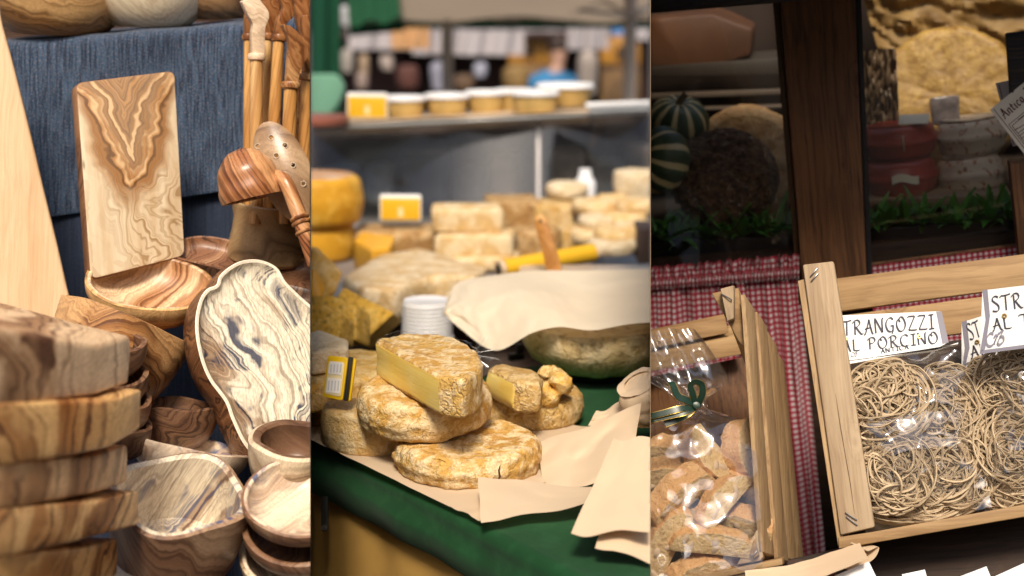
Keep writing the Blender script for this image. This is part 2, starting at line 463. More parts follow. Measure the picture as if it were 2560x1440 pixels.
def grain(name, c1, c2, c3, ax, seed=0, sc=1.0, rough=.5, fine=.5, knots=True):
    """straight-grained board: streaks along axis ax, saw fibre, a few knots and grey grime"""
    t = NT(name); s = [34 * sc] * 3; s[ax] = 1.5 * sc
    wv = t.noise(t.co(scale=(3, 3, 3), loc=(seed, 1, 0)), 2, 2, o=1)
    c0 = t.vmath('ADD', t.co(loc=(seed, seed * 2.1, seed * .7)), t.vmath('MULTIPLY', t.vmath('SUBTRACT', wv, (.5, .5, .5)), (.02, .02, .02)))
    kn = t.vor(t.co(scale=[(13 if k != ax else 6.5) for k in range(3)], loc=(seed * 1.3, seed, seed * .6)), 1.0)
    c = t.n('Mapping', {'Vector': c0, 'Scale': s})
    s2 = [210 * sc] * 3; s2[ax] = 6 * sc
    kd = t.math('MULTIPLY', t.ramp(kn, [(.0, 1), (.22, 0)]), 1.6)
    a = t.noise(t.vmath('ADD', c, t.n('CombineXYZ', {0: kd, 1: kd, 2: kd})), 1.0, 4, .6, .5); b = t.noise(t.n('Mapping', {'Vector': c0, 'Scale': s2}), 1.0, 3, .65)
    base = t.mix(t.ramp(a, [(.34, 0), (.64, 1)]), c1, c2)
    base = t.mix(t.math('MULTIPLY', t.ramp(a, [(.55, 0), (.72, 1)]), fine * .8), base, c3)
    base = t.mix(t.math('MULTIPLY', t.ramp(b, [(.45, 0), (.66, 1)]), fine), base, c3)
    g = t.noise(t.co(scale=(7, 7, 7)), 1.5, 4, .6)
    base = t.mix(t.math('MULTIPLY', t.ramp(g, [(.5, 0), (.75, 1)]), fine * .5), base, tuple(x * .5 + .02 for x in c2))
    if knots: base = t.mix(t.ramp(kn, [(.02, .85), (.055, .5), (.085, 0)]), base, c3)
    return t.done(t.bsdf(Base_Color=base, Roughness=rough, Specular_IOR_Level=.3, Normal=t.bump(t.math('ADD', a, b), .45, .0012)))
W_paddle = grain('pale_smooth_board_wood', (.66, .46, .27), (.60, .385, .205), (.42, .24, .11), 1, 3, fine=.35)

def board_face():
    """cream board with a brown heart that runs down in a V"""
    t = NT('cream_board_with_brown_heart')
    c = t.co()
    w = t.noise(c, 9, 3, .55, .3, o=1)
    c2 = t.vmath('ADD', c, t.vmath('MULTIPLY', t.vmath('SUBTRACT', w, (.5, .5, .5)), (.075, .12, .0)))
    sx = t.n('SeparateXYZ', {0: c2}, o=0); sy = t.n('SeparateXYZ', {0: c2}, o=1)
    ax = t.math('ABSOLUTE', t.math('SUBTRACT', sx, .002))
    # V contours: height above the point of the V
    v = t.math('SUBTRACT', sy, t.math('MULTIPLY', ax, 2.1))
    v = t.math('ADD', v, t.math('MULTIPLY', t.noise(c, 26, 4, .6), .035))
    vv = t.math('ADD', v, .012)
    edge = t.math('SUBTRACT', t.math('ADD', sy, .03), t.math('MULTIPLY', t.math('MULTIPLY', ax, ax), 27.0))
    mask = t.ramp(t.math('MULTIPLY_ADD', edge, 3.0, .5), [(.36, 0), (.45, .6), (.52, .95), (.75, .8)])
    def l1(a, k, det=2.5): return t.n('TexNoise', {'W': t.math('MULTIPLY', a, k), 'Scale': 1.0, 'Detail': det, 'Roughness': .6}, noise_dimensions='1D')
    band = l1(vv, 62); fineb = l1(vv, 160, 1.5)
    heart = t.mix(t.ramp(band, [(.36, 0), (.5, .6), (.64, 1)]), (.13, .05, .014), (.46, .22, .075))
    heart = t.mix(t.ramp(fineb, [(.32, .7), (.44, 0)]), heart, (.14, .06, .02))
    gap = t.ramp(t.math('ADD', t.math('MULTIPLY', l1(vv, 22, 1), .7), t.math('MULTIPLY', t.noise(c2, 14, 3, .5, 1.0), .3)), [(.56, 0), (.61, .85)])
    heart = t.mix(gap, heart, (.76, .52, .28))
    cs = t.noise(t.co(scale=(46, 5, 10)), 1, 4, .6, .4)
    cream = t.mix(t.ramp(cs, [(.35, 0), (.65, 1)]), (.78, .66, .47), (.64, .48, .30))
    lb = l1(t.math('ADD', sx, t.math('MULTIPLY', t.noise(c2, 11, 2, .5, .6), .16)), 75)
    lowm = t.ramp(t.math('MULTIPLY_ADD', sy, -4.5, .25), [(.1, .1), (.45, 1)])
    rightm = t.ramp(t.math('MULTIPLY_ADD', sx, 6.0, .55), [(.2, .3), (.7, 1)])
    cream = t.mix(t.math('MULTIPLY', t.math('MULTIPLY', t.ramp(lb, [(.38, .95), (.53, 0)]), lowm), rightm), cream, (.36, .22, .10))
    fl = t.vor(t.co(scale=(60, 16, 20), loc=(3, 1, 0)), 1.0)
    cream = t.mix(t.math('MULTIPLY', t.ramp(fl, [(.10, 1), (.2, 0)]), t.ramp(t.noise(c, 16, 2), [(.52, 0), (.6, .9)])), cream, (.12, .07, .04))
    base = t.mix(mask, cream, heart)
    return t.done(t.bsdf(Base_Color=base, Roughness=.42, Specular_IOR_Level=.35, Coat_Weight=.1, Normal=t.bump(cs, .15, .0008)))
W_boardface = board_face()
W_side = olive('dark_brown_board_side', (.30, .15, .07), (.20, .085, .035), DRK, sc=12, freq=10, heart=.5, line=.4, stretch=(1, .2, 1), seed=40)

def denim(name, c1, c2, c3, hue=.5):
    t = NT(name)
    rib = t.noise(t.co(scale=(230, 7, 1), kind='UV'), 1, 2, .5, .15)
    slub = t.noise(t.co(scale=(260, 190, 1), kind='UV'), 1, 2, .6)
    cloud = t.noise(t.co(scale=(4, 4, 1), kind='UV'), 1, 3)
    base = t.mix(t.ramp(rib, [(.44, 0), (.56, 1)]), c1, c2)
    base = t.mix(t.math('MULTIPLY', t.ramp(slub, [(.52, 0), (.68, 1)]), t.ramp(rib, [(.35, .2), (.6, .9)])), base, c3)
    base = t.mix(t.math('MULTIPLY', t.ramp(cloud, [(.35, 0), (.7, 1)]), .35), base, tuple(x * .55 for x in c1))
    h = t.math('ADD', rib, slub)
    return t.done(t.bsdf(Base_Color=base, Roughness=.95, Specular_IOR_Level=.1, Sheen_Weight=.25, Sheen_Roughness=.6, Normal=t.bump(h, .6, .0015)))
C_denim = denim('blue_denim_weave', (.006, .020, .048), (.032, .080, .150), (.34, .26, .25))
C_navy = denim('navy_under_cloth_weave', (.012, .020, .042), (.018, .032, .065), (.05, .05, .065))
M_darkwood = grain('dark_stained_display_wood', (.10, .055, .035), (.07, .036, .022), (.03, .016, .01), 0, 5)

# --- display step, its cloths
def lerp(a, b, t): return a + (b - a) * t
def edge_y(x): return 103 - .078 * x
def hem_y(x): return 560 - .148 * x
def denim_fn(u, v):
    x = lerp(-90, 790, u); wv = .002 * sin(u * 13) + .001 * sin(u * 41 + 1)
    e = P(x, edge_y(x), 2.42); back = Vector((0, 1, .02))
    if v < .28:
        return e + back * (.42 * (.28 - v) / .28 + .012) + Vector((0, 0, .0012 * sin(u * 30 + v * 20)))
    s = (v - .28) / .72
    r = min(1, s / .05)
    q = P(x, lerp(edge_y(x), hem_y(x), s), 2.42 + .028 * s)
    off = .012 * (1 - sin(r * pi / 2)) if s < .05 else 0
    return q + Vector((0, off, 0)) - FWD * (wv * (.3 + s) + .010 * s * sin(u * 9 + .5))
one('denim_cloth', 'blue ribbed denim cloth draped over the display step', 'cloth', sheet(denim_fn, 90, 60, .003), C_denim)
def under_fn(u, v):
    x = lerp(-120, 800, u)
    if v < .4:
        s = v / .4
        return P(x, lerp(300, 790, s), 2.475 - .02 * s + .006 * sin(u * 14))
    s = (v - .4) / .6
    return P(x, lerp(790, 1900, s), lerp(2.455, 1.82, s)) + Vector((0, 0, .004 * sin(u * 23 + s * 8)))
one('under_cloth', 'navy cloth hanging below the denim and under the wooden bowls', 'cloth', sheet(under_fn, 40, 50, .003), C_navy)
e0, e1 = P(-120, edge_y(-120) + 24, 2.45), P(800, edge_y(800) + 24, 2.45)
vb = []
for p in (e0, e1):
    for dy, dz in ((0.045, 0), (.5, 0), (.5, -1.15), (.045, -1.15)): vb.append(p + Vector((0, dy, dz)))
tb = thing('display_table', 'dark wooden table hidden under the denim cloth', 'table', T(*((e0 + e1) / 2)))
o_ = (e0 + e1) / 2
mk('table_body', ([v - o_ for v in vb], [(0, 1, 2, 3), (4, 7, 6, 5), (0, 4, 5, 1), (1, 5, 6, 2), (2, 6, 7, 3), (3, 7, 4, 0)]), M_darkwood, tb)
b0, b1 = P(-200, 60, 2.98), P(820, 60, 2.98)
bp = one('back_panel', 'dark brown plank wall behind the bowls on the denim step', 'panel',
    box((b1 - b0).x, .02, .6, bev=.002), M_darkwood, T(*((b0 + b1) / 2 + Vector((0, 0, -.14)))))

# --- bowls on the step
for px, py, d, Rm, H, rb, mat, sd, lb in (
    (152, 76, 2.50, .118, .115, .088, W_bowlA, 1, 'golden olive wood bowl at the left end of the denim step'),
    (378, 58, 2.52, .104, .10, .076, W_bowlB, 2, 'pale cream olive wood bowl in the middle of the denim step'),
    (548, 40, 2.56, .092, .09, .066, W_bowlC, 3, 'amber olive wood bowl beside the carved utensils'),
    (-20, 60, 2.66, .085, .09, .05, W_dark, 4, 'dark bowl peeping out at the far left of the denim step')):
    one('wooden_bowl', lb, 'bowl', bowl(Rm, H, .010, rb, 2.6, seed=sd, wob=.05), mat, AX(px, py, d, e=6, roll=-3, spin=sd * 67), 'wooden bowls on the denim step')

# --- pale paddle board on the left
Mp = FF(60, 420, 2.16, yaw=-8, lean=14)
edge = [(-8, -40), (2, 45), (30, 150), (75, 330), (108, 470), (140, 600), (165, 710), (184, 790), (196, 880), (196, 960)]
poly = inplane(Mp, [p[:2] for p in smooth_poly([Vector((*p, 0)) for p in edge], 5, False)] + [(-160, 960), (-160, -40)])
one('paddle_board', 'large smooth pale wood board with a curved edge, leaning at the left', 'board', prism(poly, -.02, 0, .004, 3, 40), W_paddle, Mp)

# --- rectangular board
Mb = FF(325, 430, 2.20, yaw=24, lean=14)
cor = [(190, 206), (437, 176), (463, 640), (226, 700)]
poly = inplane(Mb, cor)
bt = thing('cutting_board', 'rectangular cream cutting board with a brown V of heartwood, leaning on the denim', 'board', Mb)
outer = round_poly(poly, .013, 6)
mk('board_body', prism(outer, -.022, -.001, .0022, 2, 40), W_side, bt)
cx = sum(p[0] for p in poly) / 4; cy = sum(p[1] for p in poly) / 4
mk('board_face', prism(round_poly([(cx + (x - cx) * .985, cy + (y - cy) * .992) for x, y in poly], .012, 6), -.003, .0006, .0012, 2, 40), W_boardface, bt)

# --- pot with utensils
Mpot = AX(677, 648, 2.30, e=13, roll=3)
pr = [(0, 0), (.064, 0), (.070, .006), (.0685, .02), (.063, .05), (.0615, .07), (.065, .088), (.0665, .093), (.0665, .096), (.064, .098), (.060, .096), (.057, .07), (.058, .03), (.05, .012), (0, .010)]
one('utensil_pot', 'turned tan wooden pot with a flared rim holding the utensils', 'pot', lathe(pr, 56, lambda t, r, z: (1 + .015 * sin(2 * t + 1), .002 * sin(t))), W_pot, Mpot)

def utensil(lb, base, col, head, d, rad, mh=W_handle, mc=W_carve, th=.016, yaw=18):
    """base: pixel where it enters the pot, col: pixel of the collar, head: pixel outline of the carved end"""
    b, c = P(*base, d + .01), P(*col, d)
    ax = (c - b); q = ax.to_track_quat('Z', 'Y').to_matrix().to_4x4(); L = ax.length
    t = thing('wooden_utensil', lb, 'utensil', T(*b) @ q, 'carved utensils standing in the wooden pot')
    mk('handle', tube([(0, 0, L * k / 10) for k in range(11)], [rad * (1 + .06 * sin(k * .5)) for k in range(11)], 14), mh, t)
    ring = lathe([(rad * .9, -.006), (rad * 1.25, -.0045), (rad * 1.38, 0), (rad * 1.25, .0045), (rad * .9, .006)], 20)
    mk('collar', xf(ring, T(0, 0, L)), mc, t)
    Mh = FF(col[0], col[1], d, yaw=yaw)
    V, Fc = prism(round_poly(inplane(Mh, head), .004, 3), -th / 2, th / 2, .0035, 2, 50)
    k = (T(*b) @ q).inverted() @ Mh
    mk('carved_end', ([k @ v for v in V], Fc), mc, t, ang=32)
    return t
utensil('utensil with a pale zigzag carved end, foremost beside the denim', (640, 560), (641, 143), [(600, 3), (640, -10), (669, 28), (671, 44), (660, 70), (659, 140), (628, 140), (626, 92), (629, 60), (618, 42)], 2.22, .0105, W_handle2, W_carvep)
utensil('thin honey handle at the left rim of the pot', (622, 560), (622, 93), [(612, 90), (634, 90), (640, 50), (632, -20), (612, 40)], 2.275, .0085)
utensil('utensil with a brown carved end behind the zigzag one', (655, 560), (668, 92), [(655, 88), (682, 88), (697, 30), (694, -20), (655, -20)], 2.30, .009, W_handle2)
utensil('reddish carved utensil in the middle of the pot', (672, 560), (697, 95), [(684, 90), (710, 90), (708, 64), (731, 42), (733, 26), (720, -20), (692, -20), (706, 22), (690, 52)], 2.25, .0098)
utensil('shorter utensil with a bent striped spatula end', (716, 560), (727, 213), [(714, 208), (741, 208), (747, 174), (765, 144), (767, 118), (740, 80), (721, 64), (701, 60), (717, 88), (721, 116), (718, 152)], 2.20, .0115)
utensil('utensil with a pale tip at the edge of the pot', (752, 560), (768, 193), [(757, 190), (782, 190), (785, 120), (790, 36), (752, 38), (753, 90)], 2.24, .0105, W_handle, W_carve)
utensil('dark handled utensil at the back right of the pot', (742, 560), (762, 98), [(748, 95), (776, 95), (770, 40), (776, -20), (730, -20), (738, 50)], 2.33, .010)
utensil('plain tan handle slanting out of the pot', (728, 560), (745, 300), [(736, 298), (757, 298), (764, 180), (748, 180)], 2.28, .0095, W_handle2)

# perforated spoon
Ms = FF(712, 430, 2.165, yaw=-10, lean=8, roll=24)
a_, b_ = mm(66, 2.165), mm(136, 2.165)
V, Fc = [], []
nr, ns = 20, 64
holes = [(-.55, .62), (.05, .66), (-.6, .28), (-.02, .30), (.42, .42), (.42, .02), (.0, -.08), (-.5, -.1), (.5, -.36)]
def sp_z(r): return -.016 * (1 - r * r)
for side in (0, 1):
    for i in range(nr + 1):
        r = i / nr
        for k in range(ns):
            t = 2 * pi * k / ns
            V.append(Vector((a_ * r * cos(t), b_ * r * sin(t) , -sp_z(r) * 1.0 - side * .005 * (1.0 if r < .98 else .4))))
for side in (0, 1):
    k0 = side * (nr + 1) * ns
    for i in range(nr):
        for k in range(ns):
            r = (i + .5) / nr; t = 2 * pi * (k + .5) / ns
            if any(math.hypot((r * cos(t) - hx) * a_, (r * sin(t) - hy) * b_) < .0034 for hx, hy in holes): continue
            Fc.append((k0 + i * ns + k, k0 + i * ns + (k + 1) % ns, k0 + (i + 1) * ns + (k + 1) % ns, k0 + (i + 1) * ns + k))
for k in range(ns): Fc.append((nr * ns + k, nr * ns + (k + 1) % ns, (2 * nr + 1) * ns + (k + 1) % ns, (2 * nr + 1) * ns + k))
ps = thing('perforated_spoon', 'big tan wooden skimming spoon with round holes', 'spoon', Ms)
mk('spoon_blade', (V, Fc), W_spoon, ps)
hole_m = plain('pale_lit_hole_edge', (.72, .6, .45), .6)  # pale colour stands in for light showing through the holes
for hx, hy in holes:
    r = math.hypot(hx, hy)
    mk('hole_ring', xf(lathe([(.0026, -.002), (.0044, -.002), (.0046, .0012), (.0040, .0016), (.0026, -.001), (.0026, -.002)], 16), T(hx * a_, hy * b_, -sp_z(r))), hole_m, ps)
mk('handle', tube([(0, -b_ * .93, 0), (0, -b_ * 1.2, -.004), (0, -b_ * 1.7, -.02)], [.014, .010, .0085], 14), W_handle, ps)

# ladle: domed bowl mouth-down with a turned handle
Ml = AX(632, 495, 2.13, e=-3, roll=-14)
Rl, Hl = mm(80, 2.13), mm(128, 2.13)
pr = [(Rl - .006, 0.001), (Rl - .001, -.001), (Rl, .003)] + [(Rl * math.sqrt(max(0, 1 - (k / 14) ** 2.6)) * (1 + .02 * sin(k)), .003 + (Hl - .003) * k / 14) for k in range(1, 15)]
pr[-1] = (0, Hl); inn = [(0, Hl - .007)] + [((Rl - .007) * math.sqrt(max(0, 1 - (k / 10) ** 2.4)), (Hl - .007) * k / 10) for k in range(9, 0, -1)] + [(Rl - .006, .001)]
ld = thing('ladle', 'dark striped olive wood ladle hanging mouth-down over the pot', 'ladle', Ml)
mk('ladle_bowl', lathe(pr + inn, 56), W_ladle, ld)
Li = Ml.inverted()
hp = [Li @ P(*q) for q in ((688, 440, 2.13), (712, 452, 2.11), (735, 505, 2.105), (758, 570, 2.10), (790, 660, 2.10))]
hp = smooth_poly(hp, 6, False)
mk('ladle_handle', tube(hp, [.010 + .003 * i / len(hp) for i in range(len(hp))], 14), W_ladle, ld)
for q in ((749, 545, 2.10), (753, 557, 2.10), (762, 580, 2.10)):
    c = Li @ P(*q); dr = (Li.to_3x3() @ (P(758, 570, 2.1) - P(735, 505, 2.105))).to_track_quat('Z', 'Y').to_matrix().to_4x4()
    mk('handle_ring', xf(lathe([(.011, -.003), (.0142, -.002), (.015, 0), (.0142, .002), (.011, .003)], 20), T(*c) @ dr), W_carve, ld)

# --- leaf-shaped dark tray
def dish(M, pts, rim=.005, deep=.022, back=.035, flare=.0, seed=0, k=5, wob=.002, ins=(.012, .03), bot=.7):
    """shallow carved dish from its rim outline (local xy): returns face rings and side rings"""
    sp = [Vector((p[0], p[1])) for p in smooth_poly([Vector((*p, 0)) for p in pts], k)]
    n = len(sp)
    ar = sum(sp[i].x * sp[(i + 1) % n].y - sp[(i + 1) % n].x * sp[i].y for i in range(n))
    if ar < 0: sp.reverse()
    nor = []
    for i in range(n):
        t = sp[(i + 1) % n] - sp[i - 1]; nor.append(Vector((-t.y, t.x)).normalized())
    c = sum(sp, Vector((0, 0))) / n
    def ring(inset, z, scale=1.0):
        out = []
        for i in range(n):
            p = sp[i] + nor[i] * inset
            p = c + (p - c) * scale
            out.append(Vector((p.x, p.y, z + wob * noise.noise(Vector((p.x * 18, p.y * 18, seed))))))
        return out
    face = [ring(0, 0), ring(rim * .3, .0015), ring(rim, .0005), ring(rim + .003, -deep * .35), ring(ins[0], -deep * .75), ring(ins[0], -deep * .95, .86), ring(ins[0], -deep, .6), ring(ins[0], -deep * 1.02, .3)]
    side = [ring(0, 0), ring(-flare, -back * .3), ring(-flare * .4, -back * .7), ring(.004, -back, bot), ring(.004, -back, bot * .4)]
    def build(rs, flip):
        V = [v for r in rs for v in r]; Fc = grid_faces(len(rs), n, True); V.append(Vector((c.x, c.y, rs[-1][0].z)))
        m = len(V) - 1; k0 = (len(rs) - 1) * n
        Fc += [(k0 + i, k0 + (i + 1) % n, m) for i in range(n)]
        return V, Fc
    return build(face, 0), build(side, 1)
Mf = FF(600, 650, 2.24, yaw=0, lean=52, roll=-10)
pts = inplane(Mf, [(415, 622), (450, 600), (510, 590), (600, 606), (700, 635), (790, 655), (840, 690), (800, 730), (700, 712), (600, 685), (500, 660), (440, 645)])
lf, ls = dish(Mf, pts, rim=.004, deep=.014, back=.026, wob=.001)
lt = thing('leaf_tray', 'long dark striped leaf-shaped tray behind the round bowls', 'tray', Mf)
mk('tray_inside', lf, W_leaf, lt); mk('tray_outside', ls, W_dark, lt)
Mf2 = FF(690, 715, 2.20, yaw=0, lean=52, roll=-14)
pts = inplane(Mf2, [(560, 690), (640, 690), (720, 712), (800, 735), (800, 790), (700, 770), (620, 745)])
lf, ls = dish(Mf2, pts, rim=.004, deep=.012, back=.03, wob=.001)
lt = thing('leaf_tray', 'dark leaf-shaped tray under the striped leaf tray', 'tray', Mf2)
mk('tray_inside', lf, W_dark, lt); mk('tray_outside', ls, W_dark, lt)

# --- wide bowl, striped cup, darker bowls
def bowl_thing(lb, px, py, d, Rm, H, t, rb, p, e, roll, spin, mi, mo, sd=0, wob=.03, sq=0, sy=1.0, group='bowls heaped under the denim', rimw=.006, n=72):
    th = thing('wooden_bowl', lb, 'bowl', AX(px, py, d, e, roll, spin, H), group)
    V, Fc = bowl(Rm, H, t, rb, p, n, wob, sq, sd, rimw, 14)
    V = [Vector((v.x, v.y * sy, v.z)) for v in V]
    rows = 3 + 15
    k = 1 + (rows - 1) * n                    # verts up to the outer rim
    out_f = [f for f in Fc if max(f) < k + n]; in_f = [f for f in Fc if max(f) >= k + n]
    def take(fs):
        ids = sorted({i for f in fs for i in f}); mp = {a: b for b, a in enumerate(ids)}
        return [V[i] for i in ids], [tuple(mp[i] for i in f) for f in fs]
    mk('bowl_outside', take(out_f), mo, th, fix=False); mk('bowl_inside', take(in_f), mi, th, fix=False)
    return th
bowl_thing('wide shallow bowl with a cream and brown inside, below the cutting board', 378, 705, 2.14, mm(160, 2.14), .060, .007, .045, 2.2, 24, 5, 20, W_wide, W_bowlA, 3, .05)
bowl_thing('deep bowl tipped forward showing wavy brown stripes on its outside', 318, 800, 2.06, mm(150, 2.06), .135, .007, .05, 2.6, -6, 22, 40, W_cup, W_cup, 5, .03, 3.2)
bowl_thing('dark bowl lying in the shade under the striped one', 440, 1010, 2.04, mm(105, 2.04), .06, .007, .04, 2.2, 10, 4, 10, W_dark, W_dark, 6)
for i, (px, py, rr) in enumerate(((262, 862, 100), (270, 935, 98), (280, 1000, 94), (286, 1060, 90))):
    bowl_thing(['small grey-brown bowl showing its rim behind the front board stack, uppermost of its pile', 'second bowl down in the pile behind the front board stack',
                'third bowl down in the pile behind the front board stack', 'lowest bowl in the pile behind the front board stack'][i],
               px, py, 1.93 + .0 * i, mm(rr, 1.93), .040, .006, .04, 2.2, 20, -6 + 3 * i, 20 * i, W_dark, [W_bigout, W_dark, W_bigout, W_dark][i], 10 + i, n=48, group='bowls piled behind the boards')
bowl_thing('shallow bowl with blue-grey streaks on its side, behind the big front bowl', 478, 1108, 1.985, mm(145, 1.985), .05, .006, .05, 2.2, 8, 14, 30, W_stripe, W_stripe, 7)
bowl_thing('big squarish bowl with a cream inside at the front', 448, 1235, 1.81, mm(158, 1.81), .105, .010, .075, 2.8, 38, 5, 25, W_big, W_bigout, 8, .035, 3.0)
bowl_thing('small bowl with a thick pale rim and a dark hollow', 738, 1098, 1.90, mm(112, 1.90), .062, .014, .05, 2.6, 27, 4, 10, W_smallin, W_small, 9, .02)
bowl_thing('round bowl with blue and cream stripes inside, topmost of the corner stack', 752, 1240, 1.80, mm(142, 1.80), .040, .006, .05, 2.4, 42, 0, 0, W_stripe, W_bigout, 11, .02, group='stacked bowls in the corner')
bowl_thing('brown bowl directly under the blue striped one', 757, 1312, 1.833, mm(146, 1.833), .045, .006, .05, 2.4, 42, 0, 50, W_bigout, W_bigout, 12, .02, group='stacked bowls in the corner')
bowl_thing('grey-rimmed bowl at the bottom of the corner stack', 757, 1380, 1.866, mm(152, 1.866), .055, .007, .05, 2.4, 42, 0, 80, W_stripe, W_small, 13, .02, group='stacked bowls in the corner')
Mq = FF(330, 1420, 1.80, lean=60)
one('wood_offcut', 'small pale flat piece of wood between the board stack and the big bowl', 'wood piece', prism(inplane(Mq, [(270, 1400), (330, 1385), (370, 1420), (350, 1470), (260, 1470)]), -.02, 0, .003), W_rim, Mq)
Mq = FF(350, 1120, 1.95, lean=30)
one('spoon_tip', 'pale pointed wooden tip sticking out beside the front boards', 'wood piece', prism(inplane(Mq, [(305, 1098), (345, 1112), (425, 1146), (400, 1150), (350, 1135)]), -.006, 0, .002), W_rim, Mq)

# --- live-edge tray
Mt = FF(620, 890, 2.03, yaw=24, lean=16)
pts = inplane(Mt, [(548, 690), (572, 668), (605, 652), (648, 650), (690, 668), (714, 705), (745, 735), (800, 790), (850, 900), (860, 1040), (800, 1120), (700, 1150), (640, 1140), (606, 1108), (578, 1050), (562, 1005), (526, 955), (503, 905), (490, 850), (489, 795), (500, 748), (518, 722), (540, 712)])
lf, ls = dish(Mt, pts, rim=.005, deep=.011, back=.06, flare=.004, wob=.003, bot=.86)
lt = thing('live_edge_tray', 'large live-edge olive wood tray, cream with dark blue veins', 'tray', Mt)
n_ = len(lf[0]); per = (n_ - 1) // 8
rimf = [f for f in lf[1] if max(f) < 3 * per]; inf = [f for f in lf[1] if max(f) >= 3 * per]
mk('rim', (lf[0], rimf), W_rim, lt); mk('tray_inside', (lf[0], inf), W_tray, lt); mk('bark_side', ls, W_bark, lt)

# --- stack of thick boards in front
SL = [((823, 1015), (870, 985), (850, 958), (755, 836), 241, 323, 'thick board with a greyed top, uppermost of the front stack'),
      ((1020, 1163), (1002, 1118), (972, 1072), (960, 950), 275, 356, 'honey coloured thick board, second from the top of the front stack'),
      ((1170, 1277), (1139, 1229), (1111, 1205), (1110, 1090), 245, 321, 'tan thick board in the middle of the front stack'),
      ((1282, 1396), (1252, 1338), (1224, 1310), (1220, 1200), 255, 349, 'golden thick board, second from the bottom of the front stack'),
      ((1400, 1520), (1366, 1460), (1347, 1440), (1340, 1330), 216, 293, 'orange-brown thick board at the bottom of the front stack')]
for i, (lft, cor, rt, bk, cx, rx, lb) in enumerate(SL):
    dl, dc, dr = 1.36, 1.60, 1.72
    o = P(cx, cor[0], dc)
    c8 = [P(-60, lft[1] + 12, dl - .03), P(cx, cor[1], dc), P(rx, rt[1], dr), P(-60, lft[1] - 40, 1.72),
          P(-60, lft[0] - 10, dl - .03), P(cx, cor[0], dc), P(rx, rt[0], dr), P(-60, bk[0] - 14, 1.72)]
    if i == 0: c8[7] = P(-60, 741, 1.74); c8[6] = P(rx, 842, 1.74)
    vf = ([v - o for v in c8], [(3, 2, 1, 0), (4, 5, 6, 7), (0, 1, 5, 4), (1, 2, 6, 5), (2, 3, 7, 6), (3, 0, 4, 7)])
    vf = bevelled(vf, .0045, 3)
    vf = rough(subdiv(vf, 2), .0022, 14, i)
    one('thick_board', lb, 'board', vf, W_slab[i], T(*o), 'thick boards stacked at the front', ang=28)
# ================================================================== the cheese stall (middle bay)
BAY[0] = 'middle'
TZ = 1.04
def rind(name, c1, c2, dark, white, sc=30, mold=.4, streak=(1, 1, 1), seed=0, bump=.9, rough_=.75, spots=.6, warm=None):
    t = NT(name); c = t.co(scale=streak, loc=(seed, seed * 1.7, seed * .3))
    a = t.noise(c, sc * .45, 5, .6, .4); b = t.noise(c, sc * 1.6, 5, .65, .3); f = t.noise(c, sc * 9, 4, .6)
    base = t.mix(t.ramp(a, [(.36, 0), (.62, 1)]), c1, c2)
    base = t.mix(t.math('MULTIPLY', t.ramp(b, [(.50 - mold * .14, 0), (.62 - mold * .1, 1)]), .85), base, white)
    pit = t.noise(c, sc * 3.4, 4, .7, .5)
    base = t.mix(t.math('MULTIPLY', t.ramp(pit, [(.54, 0), (.64, 1)]), spots), base, dark)
    warp = t.vmath('ADD', c, t.vmath('MULTIPLY', t.noise(c, sc * 1.3, 3, o=1), (.05, .05, .02)))
    ck = t.n('TexVoronoi', {'Vector': t.vmath('MULTIPLY', warp, (1, 1, .55)), 'Scale': sc * 2.6}, feature='DISTANCE_TO_EDGE')
    cm = t.math('MULTIPLY', t.ramp(ck, [(.0, 1), (.04, .5), (.10, 0)]), t.ramp(a, [(.46, .0), (.62, 1)]))
    base = t.mix(t.math('MULTIPLY', cm, spots * .5), base, dark)
    base = t.mix(t.math('MULTIPLY', t.ramp(f, [(.35, 1), (.6, 0)]), .35), base, c1)
    h = t.math('ADD', t.math('MULTIPLY', b, 1.0), t.math('ADD', t.math('MULTIPLY', f, .45), t.math('ADD', t.math('MULTIPLY', pit, -.6), t.math('MULTIPLY', cm, -.35))))
    return t.done(t.bsdf(Base_Color=base, Roughness=rough_, Specular_IOR_Level=.25, Normal=t.bump(h, bump, .006)))
K_pale = rind('pale_sandy_rind', (.62, .40, .15), (.74, .53, .25), (.30, .17, .06), (.82, .66, .40), 26, .3, seed=1, spots=.35)
K_bloom = rind('bloomy_white_and_brown_rind', (.48, .25, .05), (.72, .46, .14), (.24, .115, .03), (.88, .72, .45), 26, .42, seed=2, spots=.55)
K_brown = rind('brown_mottled_rind', (.44, .25, .07), (.62, .41, .14), (.20, .10, .035), (.78, .60, .33), 26, .36, seed=3, spots=.6)
K_gold = rind('golden_rind', (.64, .35, .06), (.76, .48, .13), (.32, .16, .04), (.84, .64, .32), 24, .35, seed=4, spots=.45)
K_grey = rind('dull_wrapped_rind', (.54, .35, .15), (.70, .50, .25), (.30, .18, .07), (.86, .73, .52), 16, .45, seed=5, spots=.4, rough_=.35)
K_bar = rind('cream_bar_rind', (.54, .34, .13), (.64, .45, .21), (.36, .21, .08), (.78, .65, .43), 14, .5, seed=6, spots=.3)
K_dark = rind('dark_crusty_rind', (.30, .16, .055), (.44, .26, .09), (.13, .07, .035), (.62, .45, .24), 18, .3, seed=7, spots=.7)
K_blue = rind('yellow_blue_veined_cheese', (.62, .35, .045), (.72, .44, .075), (.15, .10, .03), (.80, .54, .15), 34, .25, seed=8, spots=.95)
K_cream = rind('cream_cheese_with_pits', (.66, .48, .23), (.76, .58, .31), (.27, .17, .07), (.84, .70, .45), 14, .4, seed=9, spots=.75, rough_=.5)
K_white = rind('white_goat_cheese', (.58, .44, .26), (.68, .54, .34), (.42, .28, .14), (.76, .66, .48), 20, .6, seed=10, spots=.25)
